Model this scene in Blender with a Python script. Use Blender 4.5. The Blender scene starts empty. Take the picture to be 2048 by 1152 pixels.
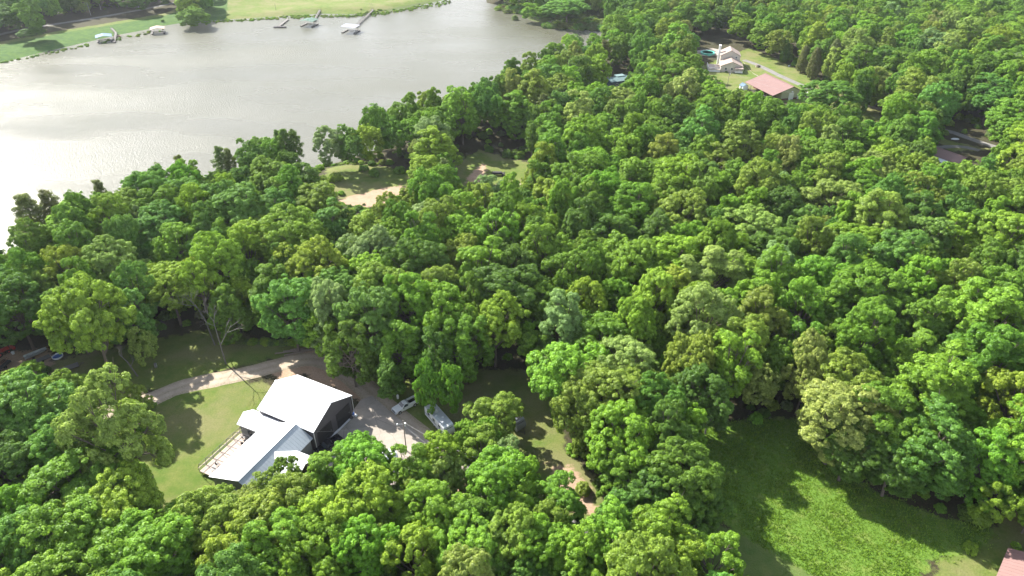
import bpy, math, random
import numpy as np
from mathutils import Vector, Matrix
R_ = math.radians
random.seed(7); rng = np.random.default_rng(7)
S = bpy.context.scene
COL = S.collection

# ------------------------------------------------------------------ camera, sky, sun, exposure
PITCH, F, CAMH = R_(33), 1365.0, 105.0
cam = bpy.data.cameras.new('camera'); cam.sensor_width = 36; cam.lens = 36*F/2048; cam.clip_end = 12000; cam.clip_start = 1
camo = bpy.data.objects.new('camera', cam); COL.objects.link(camo)
camo.location = (0, 0, CAMH); camo.rotation_euler = (math.pi/2-PITCH, 0, 0); S.camera = camo
SUN_EL, SUN_AZ = 40, -46            # azimuth measured clockwise from +Y
sl = bpy.data.lights.new('sun', 'SUN'); sl.energy = 5.0; sl.angle = R_(0.55); sl.color = (1, .955, .88)
so = bpy.data.objects.new('sun', sl); COL.objects.link(so)
so.rotation_euler = (math.pi/2-R_(SUN_EL), 0, math.pi-R_(SUN_AZ)); so.location = (-200, 200, 300)
W = bpy.data.worlds.new('World'); S.world = W; W.use_nodes = True
wn, wl = W.node_tree.nodes, W.node_tree.links
wn.clear()
wo = wn.new('ShaderNodeOutputWorld'); bg = wn.new('ShaderNodeBackground'); bg.inputs[1].default_value = .086
sky = wn.new('ShaderNodeTexSky'); sky.sky_type = 'NISHITA'; sky.sun_disc = False
sky.sun_elevation = R_(SUN_EL); sky.sun_rotation = R_(SUN_AZ); sky.dust_density = 1.6
tc = wn.new('ShaderNodeTexCoord'); mp = wn.new('ShaderNodeMapping'); mp.inputs['Scale'].default_value = (1.2, 1.2, 4.5)
cn = wn.new('ShaderNodeTexNoise'); cn.inputs['Scale'].default_value = 1.7; cn.inputs['Detail'].default_value = 7; cn.inputs['Roughness'].default_value = .55
cr = wn.new('ShaderNodeValToRGB'); cr.color_ramp.elements[0].position = .33; cr.color_ramp.elements[1].position = .55
cm = wn.new('ShaderNodeMix'); cm.data_type = 'RGBA'; cm.inputs[7].default_value = (9.8, 10.1, 11.0, 1)
wl.new(tc.outputs['Generated'], mp.inputs[0]); wl.new(mp.outputs[0], cn.inputs['Vector']); wl.new(cn.outputs[0], cr.inputs[0])
sx = wn.new('ShaderNodeSeparateXYZ'); wl.new(tc.outputs['Generated'], sx.inputs[0])
mr = wn.new('ShaderNodeMapRange'); mr.interpolation_type = 'SMOOTHSTEP'; mr.inputs[1].default_value = .35; mr.inputs[2].default_value = .8; mr.inputs[3].default_value = 1.0; mr.inputs[4].default_value = .12; wl.new(sx.outputs[2], mr.inputs[0])
ml = wn.new('ShaderNodeMath'); ml.operation = 'MULTIPLY'; wl.new(cr.outputs[0], ml.inputs[0]); wl.new(mr.outputs[0], ml.inputs[1]); wl.new(ml.outputs[0], cm.inputs[0]); wl.new(sky.outputs[0], cm.inputs[6]); wl.new(cm.outputs[2], bg.inputs[0]); wl.new(bg.outputs[0], wo.inputs[0])
S.view_settings.view_transform = 'Standard'; S.view_settings.look = 'None'; S.view_settings.gamma = 1; S.view_settings.use_curve_mapping = False
S.view_settings.exposure = 1.5
S.render.engine = 'CYCLES'; S.render.resolution_x = 1024; S.render.resolution_y = 576
S.cycles.max_bounces = 6; S.cycles.diffuse_bounces = 2; S.cycles.transmission_bounces = 3; S.cycles.transparent_max_bounces = 6

# ------------------------------------------------------------------ pixel <-> place
PC, PS = math.cos(PITCH), math.sin(PITCH)
def at(px, py, z=0.0):
    u, v = px-1024, py-576
    d = (u, F*PC-v*PS, -F*PS-v*PC); t = (z-CAMH)/d[2]
    return (d[0]*t, d[1]*t)
def pj(x, y, z):
    z = z-CAMH; dep = y*PC-z*PS; up = y*PS+z*PC
    return 1024+F*x/dep, 576-F*up/dep, F/dep
def wp(pts, z=0): return np.array([at(a, b, z) for a, b in pts])
def in_poly(P, X, Y):
    X = np.asarray(X, float); Y = np.asarray(Y, float); c = np.zeros(X.shape, bool); n = len(P)
    for i in range(n):
        x0, y0 = P[i]; x1, y1 = P[(i+1) % n]
        if y0 == y1: continue
        k = ((y0 > Y) != (y1 > Y)) & (X < (x1-x0)*(Y-y0)/(y1-y0)+x0); c ^= k
    return c
def seg_d(P, X, Y, closed=True):
    D = np.full(np.shape(X), 1e9); n = len(P)
    for i in range(n if closed else n-1):
        ax, ay = P[i]; bx, by = P[(i+1) % n]; dx, dy = bx-ax, by-ay; L = dx*dx+dy*dy+1e-9
        t = np.clip(((X-ax)*dx+(Y-ay)*dy)/L, 0, 1); D = np.minimum(D, np.hypot(X-ax-t*dx, Y-ay-t*dy))
    return D
def sd(P, X, Y):                       # positive inside
    return np.where(in_poly(P, X, Y), 1, -1)*seg_d(P, X, Y)

# ------------------------------------------------------------------ materials
def nmat(name):
    m = bpy.data.materials.new(name); m.use_nodes = True; n = m.node_tree.nodes; l = m.node_tree.links
    return m, n, l, n['Principled BSDF']
def pm(name, col, rough=.7, metal=0, var=.12, scale=3.0, bump=0.0, spec=.5):
    m, n, l, b = nmat(name)
    b.inputs['Roughness'].default_value = rough; b.inputs['Metallic'].default_value = metal
    b.inputs['Specular IOR Level'].default_value = spec
    t = n.new('ShaderNodeTexCoord'); no = n.new('ShaderNodeTexNoise'); no.inputs['Scale'].default_value = scale; no.inputs['Detail'].default_value = 5
    l.new(t.outputs['Object'], no.inputs['Vector'])
    mx = n.new('ShaderNodeMix'); mx.data_type = 'RGBA'
    mx.inputs[6].default_value = tuple(c*(1-var) for c in col)+(1,); mx.inputs[7].default_value = tuple(min(1, c*(1+var)) for c in col)+(1,)
    l.new(no.outputs[0], mx.inputs[0]); l.new(mx.outputs[2], b.inputs['Base Color'])
    if bump:
        bu = n.new('ShaderNodeBump'); bu.inputs['Strength'].default_value = bump; bu.inputs['Distance'].default_value = .05
        l.new(no.outputs[0], bu.inputs['Height']); l.new(bu.outputs[0], b.inputs['Normal'])
    return m
M = {}
def mk(k, *a, **kw): M[k] = pm(k, *a, **kw)
mk('white_roof', (.74, .75, .77), .45, 0, .05, .4); mk('dock_roof', (.24, .25, .28), .8, 0, .08, .4); mk('shaded_white_roof', (.33, .37, .40), .4, 0, .06, .5); mk('dark_wall', (.075, .07, .08), .6, 0, .15, .8)
mk('door_dark', (.015, .015, .018), .5); mk('trim', (.55, .55, .55), .5); mk('grey_wall', (.18, .19, .2), .6, 0, .08); mk('deck_wood', (.4, .33, .28), .8, 0, .15, 2)
mk('dark_metal', (.06, .05, .05), .5); mk('glass', (.03, .04, .05), .08); mk('white_paint', (.75, .76, .77), .25, 0, .03, spec=.6)
mk('black_paint', (.012, .012, .016), .2); mk('rubber', (.015, .015, .015), .9); mk('rim', (.5, .5, .52), .35, .6); mk('red_lamp', (.4, .02, .02), .3)
mk('rv_roof', (.42, .45, .48), .6, 0, .2, 1.5); mk('rv_shell', (.68, .70, .71), .35, 0, .04); mk('stripe', (.1, .12, .16), .4); mk('brown_roof', (.25, .16, .14), .8, 0, .15, 2)
mk('tan_roof', (.3, .235, .2), .85, 0, .12, 1.5); mk('red_roof', (.205, .12, .108), .75, 0, .12, .5); mk('cream_wall', (.4, .4, .27), .6, 0, .06); mk('beige_wall', (.52, .47, .41), .7, 0, .05)
mk('maroon', (.12, .03, .03), .7); mk('teal_roof', (.14, .22, .22), .7); mk('blue_wall', (.05, .09, .14), .6); mk('blue_roof', (.11, .18, .26), .8, 0, .25, .8)
mk('peach_roof', (.36, .27, .22), .8); mk('green_roof', (.07, .14, .105), .8, 0, .08); mk('pole_wood', (.28, .24, .21), .9, 0, .2, 4); mk('grey_wood', (.15, .14, .13), .9, 0, .2, 3)
mk('dark_wood', (.04, .037, .04), .9, 0, .3, 2); mk('alum', (.42, .45, .47), .35, .5, .1); mk('pool_rim', (.1, .5, .38), .5); mk('pool_water', (.03, .42, .26), .8)
mk('blue_plastic', (.03, .1, .35), .4); mk('tractor_red', (.45, .04, .03), .4); mk('bark', (.13, .105, .085), .95, 0, .3, 3, .5); mk('pale_bark', (.38, .34, .31), .9, 0, .25, 3)
mk('tarp_blue', (.12, .25, .33), .5); mk('tarp_white', (.75, .77, .8), .5, 0, .05, 1, .3); mk('wire', (.3, .3, .3), .5); mk('rust', (.22, .1, .06), .9, 0, .3); mk('log', (.2, .16, .13), .9, 0, .3)
mk('dust_brown', (.24, .2, .17), .9, 0, .25, 1.5); mk('snag_grey', (.14, .13, .12), .85, 0, .2)  # the grey is the wood colour of the bare dead trees

# ------------------------------------------------------------------ mesh helpers
class MB:
    def __init__(s): s.v = []; s.f = []
    def add(s, vs, fs):
        o = len(s.v); s.v += [tuple(map(float, q)) for q in vs]; s.f += [tuple(o+i for i in f) for f in fs]; return s
    def box(s, cx, cy, cz, sx, sy, sz, rz=0, rx=0, ry=0):
        Rm = Matrix.Rotation(rz, 3, 'Z') @ Matrix.Rotation(ry, 3, 'Y') @ Matrix.Rotation(rx, 3, 'X')
        vs = [Rm @ Vector((a*sx/2, b*sy/2, c*sz/2))+Vector((cx, cy, cz)) for a in (-1, 1) for b in (-1, 1) for c in (-1, 1)]
        return s.add(vs, [(0, 1, 3, 2), (4, 6, 7, 5), (0, 4, 5, 1), (2, 3, 7, 6), (0, 2, 6, 4), (1, 5, 7, 3)])
    def tube(s, p0, p1, r0, r1=None, n=6):
        r1 = r0 if r1 is None else r1; p0 = Vector(p0); p1 = Vector(p1); d = (p1-p0)
        if d.length < 1e-6: return s
        d.normalize(); a = d.orthogonal().normalized(); b = d.cross(a)
        vs = [p+(a*math.cos(k*2*math.pi/n)+b*math.sin(k*2*math.pi/n))*r for p, r in ((p0, r0), (p1, r1)) for k in range(n)]
        fs = [(k, (k+1) % n, n+(k+1) % n, n+k) for k in range(n)]+[tuple(range(n))[::-1], tuple(range(n, 2*n))]
        return s.add(vs, fs)
    def path(s, pts, r0, r1=None, n=5):
        r1 = r0 if r1 is None else r1; m = len(pts)-1
        for i in range(m): s.tube(pts[i], pts[i+1], r0+(r1-r0)*i/m, r0+(r1-r0)*(i+1)/m, n)
        return s
    def slab(s, pts, t):               # polygon in 3-D, thickened downwards
        n = len(pts); up = [Vector(p) for p in pts]; dn = [p-Vector((0, 0, t)) for p in up]
        return s.add(up+dn, [tuple(range(n)), tuple(range(2*n-1, n-1, -1))]+[(i, i+n, (i+1) % n+n, (i+1) % n) for i in range(n)])
    def prism_y(s, prof, y0, y1):       # profile in x,z extruded along y
        n = len(prof); vs = [(x, y0, z) for x, z in prof]+[(x, y1, z) for x, z in prof]
        return s.add(vs, [tuple(range(n)), tuple(range(2*n-1, n-1, -1))]+[(i, i+n, (i+1) % n+n, (i+1) % n) for i in range(n)])
    def prism_x(s, prof, x0, x1):       # profile in y,z extruded along x
        n = len(prof); vs = [(x0, y, z) for y, z in prof]+[(x1, y, z) for y, z in prof]
        return s.add(vs, [tuple(range(n)), tuple(range(2*n-1, n-1, -1))]+[(i, i+n, (i+1) % n+n, (i+1) % n) for i in range(n)])
    def lathe(s, prof, cx=0, cy=0, n=20):
        m = len(prof); vs = [(cx+r*math.cos(k*2*math.pi/n), cy+r*math.sin(k*2*math.pi/n), z) for r, z in prof for k in range(n)]
        fs = [(j*n+k, j*n+(k+1) % n, (j+1)*n+(k+1) % n, (j+1)*n+k) for j in range(m-1) for k in range(n)]
        if prof[-1][0] > 1e-4: fs.append(tuple((m-1)*n+k for k in range(n)))
        return s.add(vs, fs)
    def build(s, name, mat, parent=None, bevel=0, fixn=True, loc=None, smooth=False):
        me = bpy.data.meshes.new(name); me.from_pydata(s.v, [], s.f); me.validate()
        if fixn:
            import bmesh
            bm = bmesh.new(); bm.from_mesh(me); bmesh.ops.recalc_face_normals(bm, faces=bm.faces)
            if bevel: bmesh.ops.bevel(bm, geom=bm.edges, offset=bevel, segments=2, affect='EDGES')
            bm.to_mesh(me); bm.free()
        if smooth: me.shade_smooth()
        me.materials.append(M[mat] if isinstance(mat, str) else mat)
        o = bpy.data.objects.new(name, me); COL.objects.link(o)
        if parent: o.parent = parent
        if loc: o.location = loc
        return o
def tag(o, label=None, cat=None, group=None, kind=None):
    if label: o['label'] = label
    if cat: o['category'] = cat
    if group: o['group'] = group
    if kind: o['kind'] = kind
    return o
def thing(name, label, cat, loc=(0, 0, 0), rz=0, group=None):
    o = bpy.data.objects.new(name, None); COL.objects.link(o); o.empty_display_size = .5
    o.location = loc; o.rotation_euler = (0, 0, rz); return tag(o, label, cat, group)
def dup(root, loc, rz, label, group=None):
    r = root.copy(); COL.objects.link(r); r.location = loc; r.rotation_euler = (0, 0, rz); r['label'] = label
    if group: r['group'] = group
    for ch in list(root.children):
        c = ch.copy(); COL.objects.link(c); c.parent = r
        for g in ch.children:
            d = g.copy(); COL.objects.link(d); d.parent = c
    return r
def npmesh(name, V, Q, mat, attrs=None):      # fast quad mesh
    me = bpy.data.meshes.new(name); nv, nq = len(V), len(Q)
    me.vertices.add(nv); me.vertices.foreach_set('co', np.asarray(V, np.float32).ravel())
    me.loops.add(nq*4); me.loops.foreach_set('vertex_index', np.asarray(Q, np.int32).ravel())
    me.polygons.add(nq); me.polygons.foreach_set('loop_start', np.arange(0, nq*4, 4, dtype=np.int32)); me.polygons.foreach_set('loop_total', np.full(nq, 4, np.int32))
    me.update(calc_edges=True)
    for k, (dom, arr) in (attrs or {}).items():
        a = me.attributes.new(k, 'FLOAT', dom); a.data.foreach_set('value', np.asarray(arr, np.float32))
    if mat: me.materials.append(mat)
    return me

# ------------------------------------------------------------------ terrain, read off the photograph's outlines
LAKE_PX = [(-900, 1000), (-300, 750), (0, 604), (60, 568), (220, 486), (380, 420), (470, 396), (540, 374), (600, 349), (638, 332), (700, 314), (780, 287), (900, 240), (1000, 196),
           (1060, 165), (1120, 128), (1190, 104), (1250, 92), (1268, 76), (1240, 58), (1170, 58), (1110, 50), (1085, 49), (1052, 40), (1040, 28), (1015, 24), (1000, 12), (968, 6), (962, -40), (940, -60),
           (905, -30), (890, 1), (830, 14), (760, 27), (700, 29), (640, 28), (560, 34), (500, 38), (420, 43), (380, 46), (330, 54), (300, 61), (250, 70), (150, 92), (60, 113), (0, 129), (-200, 175), (-900, 330)]
WL = -2.0
LAKE = wp(LAKE_PX, WL)
ISL = wp([(1015, 33), (1030, 26), (1045, 28), (1047, 34), (1035, 40), (1018, 40)], WL)
MARSH = wp([(1060, 52), (1090, 44), (1130, 32), (1180, 38), (1230, 44), (1240, 52), (1200, 56), (1160, 60), (1165, 56), (1110, 50), (1085, 56)], WL)
def hgt(X, Y):
    X = np.asarray(X, float); Y = np.asarray(Y, float)
    s = sd(LAKE, X, Y); s = np.where(in_poly(ISL, X, Y) | in_poly(MARSH, X, Y), -2.0, s)
    t = np.clip((s+14)/16, 0, 1); sh = t*t*(3-2*t)
    far = np.clip((np.hypot(X, Y-110)-70)/120, 0, 1)
    und = far*(.9*np.sin(X/41+1.3)*np.cos(Y/53)+.5*np.sin(X/23-Y/31))
    return np.where(s > 2, -2.6-np.clip(s, 0, 8)*.15, und*(1-sh)-2.35*sh)
def hz(x, y): return float(hgt(np.array([x]), np.array([y]))[0])
Z = dict(
 lawn=[[(285, 800), (330, 782), (420, 762), (545, 768), (620, 800), (640, 900), (520, 1010), (380, 1010), (330, 1025), (285, 1000), (270, 900), (290, 840)],
       [(100, 725), (250, 690), (440, 655), (560, 690), (640, 690), (560, 715), (420, 745), (320, 775), (200, 800), (100, 800)],
       [(690, 720), (800, 765), (940, 740), (1090, 740), (1130, 900), (1190, 950), (1240, 1060), (1190, 1075), (1100, 1050), (1050, 960), (980, 920), (880, 890), (780, 800)],
       [(655, 330), (700, 330), (770, 335), (840, 350), (870, 360), (790, 375), (700, 400), (640, 395)], [(900, 330), (960, 300), (1075, 330), (1075, 362), (960, 372), (900, 378)],
       [(1385, 150), (1400, 130), (1500, 95), (1560, 120), (1640, 165), (1760, 220), (1760, 262), (1700, 245), (1560, 200), (1480, 205), (1420, 190)],
       [(-300, 160), (0, 85), (120, 62), (330, 25), (400, 0), (450, -40), (900, -60), (890, 2), (760, 29), (560, 37), (380, 50), (250, 76), (0, 135), (-300, 200)],
       [(1860, 262), (1900, 280), (1990, 300), (1900, 300)], [(2010, 1020), (2100, 1040), (2100, 1250), (1850, 1250), (1880, 1110), (1960, 1080)]],
 meadow=[[(1300, 900), (1400, 850), (1600, 840), (1670, 930), (1760, 990), (1880, 1040), (1985, 1060), (1960, 1090), (1860, 1115), (1800, 1200), (1500, 1260), (1470, 1060), (1400, 990)]],
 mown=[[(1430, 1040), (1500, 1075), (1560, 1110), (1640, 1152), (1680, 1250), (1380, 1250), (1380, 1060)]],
 dirt=[[(665, 405), (700, 392), (755, 378), (800, 368), (820, 380), (790, 410), (740, 415), (690, 420)], [(925, 365), (945, 340), (965, 322), (975, 335), (970, 362)], [(-40, 710), (40, 705), (115, 690), (110, 722), (70, 760), (20, 790), (-40, 800)],
       [(1090, 925), (1140, 925), (1190, 985), (1205, 1035), (1150, 1030), (1110, 990)], [(540, 745), (590, 700), (650, 690), (710, 745), (770, 805), (720, 805), (690, 790), (600, 750), (560, 775)], [(560, 395), (580, 388), (585, 405), (565, 408)],
       [(1340, 290), (1390, 285), (1400, 330), (1350, 335)], [(880, 940), (930, 930), (940, 1010), (890, 1010)]],
 cloud_shade_lawn=[[(-300, 160), (0, 90), (120, 66), (330, 29), (420, 5), (430, -30), (460, -30), (450, 44), (380, 50), (250, 76), (0, 135), (-300, 200)]],  # far left bank, where cloud shadow goes into the grass colour
 marshy=[[(1000, -60), (1280, -60), (1290, 80), (1240, 60), (1160, 60), (1060, 56), (1010, 40)], [(880, 5), (700, 34), (560, 44), (380, 60), (380, 44), (560, 30), (740, 22), (880, -6)]])
ZW = {k: [wp(p) for p in v] for k, v in Z.items()}
ROADS = [('dirt_road', 'dirt', [(-120, 800), (0, 806), (70, 822), (150, 834), (230, 822), (300, 800), (345, 780), (400, 765), (470, 752), (540, 735), (600, 720), (650, 722), (700, 750), (745, 790), (790, 830), (850, 880)], 6.4),
         ('lane', 'gravel', [(925, 935), (990, 960), (1040, 1000), (1055, 1028), (1090, 1045), (1150, 1052), (1205, 1058), (1240, 1090), (1270, 1150), (1300, 1300)], 3.4),
         ('track', 'dirt', [(905, 380), (960, 373), (1010, 369), (1060, 366), (1120, 350), (1200, 340)], 3.0),
         ('house_driveway', 'gravel', [(1488, 118), (1520, 130), (1560, 150), (1600, 168), (1640, 185), (1720, 205), (1800, 225), (1860, 250), (1905, 262), (1960, 283), (2040, 310)], 4.5),
         ('shore_road', 'gravel', [(-300, 145), (0, 72), (95, 53), (200, 35), (350, 6), (430, -16), (560, -50)], 6.0),
         ('side_drive', 'gravel', [(1830, 300), (1870, 293), (1920, 291), (1960, 300)], 4)]
def axis(a0, a1, b0, b1, fine, mid, lim):
    c = np.concatenate([np.arange(a0, a1, fine), np.arange(a1, b1, mid)]); l = np.arange(a0-mid, b0, -mid)[::-1] if b0 < a0 else np.array([])
    g = lambda s: s*np.geomspace(60, lim, 14)
    return np.concatenate([b0-np.geomspace(40, lim, 14)[::-1], l, c, b1+np.geomspace(40, lim, 14)])
gx = axis(-110, 110, -520, 520, 1.3, 3.2, 4000); gy = axis(55, 215, 0, 760, 1.3, 3.2, 4000)
GX, GY = np.meshgrid(gx, gy); fx, fy = GX.ravel(), GY.ravel(); HH = hgt(fx, fy)
nx, ny = len(gx), len(gy); ii = (np.arange(ny-1)[:, None]*nx+np.arange(nx-1)[None]).ravel()
Qg = np.stack([ii, ii+1, ii+1+nx, ii+nx], 1)
def zone(k):
    D = np.full(fx.shape, -12.0)
    for p in ZW[k]:
        lo, hi = p.min(0)-13, p.max(0)+13; m = (fx > lo[0]) & (fx < hi[0]) & (fy > lo[1]) & (fy < hi[1])
        D[m] = np.maximum(D[m], np.clip(sd(p, fx[m], fy[m]), -12, 12))
    return D
attr = {k: ('POINT', zone(k)) for k in Z}
shore = np.clip(-seg_d(LAKE, fx, fy)+2.5, -12, 12); attr['mud'] = ('POINT', shore)
def noise(n, l, co, sc, det=5, rough=.6):
    t = n.new('ShaderNodeTexNoise'); t.inputs['Scale'].default_value = sc; t.inputs['Detail'].default_value = det; t.inputs['Roughness'].default_value = rough; l.new(co, t.inputs['Vector']); return t.outputs[0]
def mth(n, l, op, a, b=None, c=None, clamp=False):
    t = n.new('ShaderNodeMath'); t.operation = op; t.use_clamp = clamp
    for i, v in enumerate((a, b, c)):
        if v is None: continue
        if isinstance(v, (int, float)): t.inputs[i].default_value = v
        else: l.new(v, t.inputs[i])
    return t.outputs[0]
def mixc(n, l, f, a, b):
    t = n.new('ShaderNodeMix'); t.data_type = 'RGBA'
    for i, v in ((0, f), (6, a), (7, b)):
        if isinstance(v, tuple): t.inputs[i].default_value = v+(1,)
        elif isinstance(v, (int, float)): t.inputs[i].default_value = v
        else: l.new(v, t.inputs[i])
    return t.outputs[2]
def ground_mat():
    m, n, l, b = nmat('ground'); geo = n.new('ShaderNodeNewGeometry').outputs['Position']
    b.inputs['Roughness'].default_value = .95; b.inputs['Specular IOR Level'].default_value = .15
    nb = noise(n, l, geo, .06, 4); nm = noise(n, l, geo, .35, 6); nf = noise(n, l, geo, 2.4, 6, .7); ng = noise(n, l, geo, 9, 4, .7)
    def msk(k, w=1.2, amp=5.0, off=0.0):
        a = n.new('ShaderNodeAttribute'); a.attribute_name = k
        e = mth(n, l, 'MULTIPLY_ADD', mth(n, l, 'ADD', nm, mth(n, l, 'MULTIPLY', nf, .5)), amp, -amp*.75)
        return mth(n, l, 'DIVIDE', mth(n, l, 'ADD', mth(n, l, 'ADD', a.outputs['Fac'], e), off), w, clamp=True)
    def ramp(f, lo, hi): return mth(n, l, 'DIVIDE', mth(n, l, 'SUBTRACT', f, lo), hi-lo, clamp=True)
    floor = mixc(n, l, ramp(nm, .35, .65), (.035, .03, .018), (.035, .05, .016)); floor = mixc(n, l, ramp(nf, .35, .7), floor, (.075, .06, .035))
    lawn = mixc(n, l, ramp(nm, .38, .62), (.095, .15, .025), (.15, .175, .045)); lawn = mixc(n, l, ramp(nb, .45, .6), lawn, (.185, .18, .075))
    lawn = mixc(n, l, ramp(nf, .35, .75), lawn, mixc(n, l, .5, lawn, (.055, .09, .015)))
    mea = mixc(n, l, ramp(nf, .35, .65), (.075, .155, .018), (.13, .215, .032)); mea = mixc(n, l, ramp(ng, .45, .8), mea, (.05, .11, .012)); mea = mixc(n, l, ramp(nm, .5, .75), mea, (.17, .21, .05))
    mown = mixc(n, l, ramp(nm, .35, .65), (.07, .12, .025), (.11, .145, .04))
    dirt = mixc(n, l, ramp(nm, .3, .7), (.44, .31, .22), (.34, .23, .155)); dirt = mixc(n, l, ramp(nf, .5, .8), dirt, (.18, .15, .08))
    mud = mixc(n, l, nf, (.16, .13, .10), (.1, .09, .06)); mar = mixc(n, l, ramp(nf, .3, .7), (.05, .08, .02), (.14, .17, .06))
    c = mixc(n, l, msk('mud', 1, 3), floor, mud)
    cloud_shade_lawn = mixc(n, l, ramp(nm, .35, .65), (.035, .085, .018), (.07, .13, .022))  # darker green paints the cloud shadow into the far left lawn
    for k, col, amp, off in (('lawn', lawn, 6, .6), ('cloud_shade_lawn', cloud_shade_lawn, 5, .6), ('marshy', mar, 7, 0), ('meadow', mea, 5, 1), ('mown', mown, 1.5, 0), ('dirt', dirt, 6, 0)): c = mixc(n, l, msk(k, .9, amp, off), c, col)
    l.new(c, b.inputs['Base Color'])
    bu = n.new('ShaderNodeBump'); bu.inputs['Strength'].default_value = .7; bu.inputs['Distance'].default_value = .25
    l.new(mth(n, l, 'ADD', nf, mth(n, l, 'MULTIPLY', ng, .5)), bu.inputs['Height']); l.new(bu.outputs[0], b.inputs['Normal'])
    return m
g = bpy.data.objects.new('ground', npmesh('ground', np.stack([fx, fy, HH], 1), Qg, ground_mat(), attr)); COL.objects.link(g); tag(g, kind='structure')

def road_mat(kind):
    m, n, l, b = nmat(kind+'_surface'); geo = n.new('ShaderNodeNewGeometry').outputs['Position']; b.inputs['Roughness'].default_value = .95; b.inputs['Specular IOR Level'].default_value = .2
    nm = noise(n, l, geo, .4, 6, .65); nf = noise(n, l, geo, 3, 6, .7)
    A, B_, C_ = {'dirt': ((.42, .345, .265), (.34, .28, .22), (.2, .17, .1)), 'gravel': ((.22, .21, .2), (.17, .165, .16), (.13, .13, .10)), 'concrete': ((.35, .305, .26), (.28, .25, .215), (.17, .15, .13))}[kind]
    c = mixc(n, l, mth(n, l, 'MULTIPLY_ADD', nm, 4, -1.5, clamp=True), A, B_); c = mixc(n, l, mth(n, l, 'MULTIPLY_ADD', nf, 4, -2.1, clamp=True), c, C_ if kind != 'concrete' else B_)
    if kind != 'concrete':
        ua = n.new('ShaderNodeAttribute'); ua.attribute_name = 'across'; r_ = mth(n, l, 'ABSOLUTE', mth(n, l, 'SUBTRACT', mth(n, l, 'ABSOLUTE', mth(n, l, 'SUBTRACT', ua.outputs['Fac'], .5)), .17))
        c = mixc(n, l, mth(n, l, 'MULTIPLY', mth(n, l, 'MULTIPLY_ADD', r_, 7, -.35, clamp=True), mth(n, l, 'MULTIPLY_ADD', nf, 2.5, -.75, clamp=True)), c, C_)
    else:
        vo = n.new('ShaderNodeTexVoronoi'); vo.feature = 'DISTANCE_TO_EDGE'; vo.inputs['Scale'].default_value = .17; l.new(geo, vo.inputs['Vector'])
        c = mixc(n, l, mth(n, l, 'MULTIPLY_ADD', vo.outputs['Distance'], -60, .6, clamp=True), c, (.13, .12, .105))
    if kind == 'concrete': c = mixc(n, l, mth(n, l, 'MULTIPLY_ADD', noise(n, l, geo, .9, 8, .75), 9, -5.6, clamp=True), c, C_)
    l.new(c, b.inputs['Base Color']); return m
RM = {k: road_mat(k) for k in ('dirt', 'gravel', 'concrete')}
def smooth_line(P, step=2.0):
    P = [Vector((x, y, 0)) for x, y in P]; out = []
    for i in range(len(P)-1):
        p0 = P[max(0, i-1)]; p1 = P[i]; p2 = P[i+1]; p3 = P[min(len(P)-1, i+2)]; k = max(2, int((p2-p1).length/step))
        for j in range(k):
            t = j/k; out.append(.5*((2*p1)+(p2-p0)*t+(2*p0-5*p1+4*p2-p3)*t*t+(3*p1-p0-3*p2+p3)*t**3))
    return out+[P[-1]]
def road(name, kind, px, w, dz=.07):
    L = smooth_line([at(a, b) for a, b in px]); K = 7; V = []
    for i, p in enumerate(L):
        d = (L[min(i+1, len(L)-1)]-L[max(i-1, 0)]).normalized(); nrm = Vector((-d.y, d.x, 0)); wob = [random.uniform(-.35, .35) for _ in (0, 1)]
        for k in range(K):
            s = (k/(K-1)-.5)*w+(wob[0] if k == 0 else wob[1] if k == K-1 else 0); q = p+nrm*s; V.append((q.x, q.y))
    V = np.array(V); h = hgt(V[:, 0], V[:, 1])+dz; h[::K] -= .14; h[K-1::K] -= .14; n_ = len(L)
    i0 = (np.arange(n_-1)[:, None]*K+np.arange(K-1)[None]).ravel()
    o = bpy.data.objects.new(name, npmesh(name, np.column_stack([V, h]), np.stack([i0, i0+1, i0+1+K, i0+K], 1), RM[kind], {'across': ('POINT', np.tile(np.linspace(0, 1, K), n_))})); COL.objects.link(o); tag(o, kind='structure')
for r in ROADS: road(*r)
dv = MB(); dp = [at(a, b) for a, b in [(628, 905), (668, 862), (700, 830), (722, 800), (745, 792), (790, 832), (862, 886), (905, 915), (945, 950), (900, 965), (845, 930), (800, 985), (720, 1010), (650, 985)]]
dv.slab([(x, y, .13) for x, y in dp], .3); tag(dv.build('driveway', RM['concrete']), kind='structure')

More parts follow.
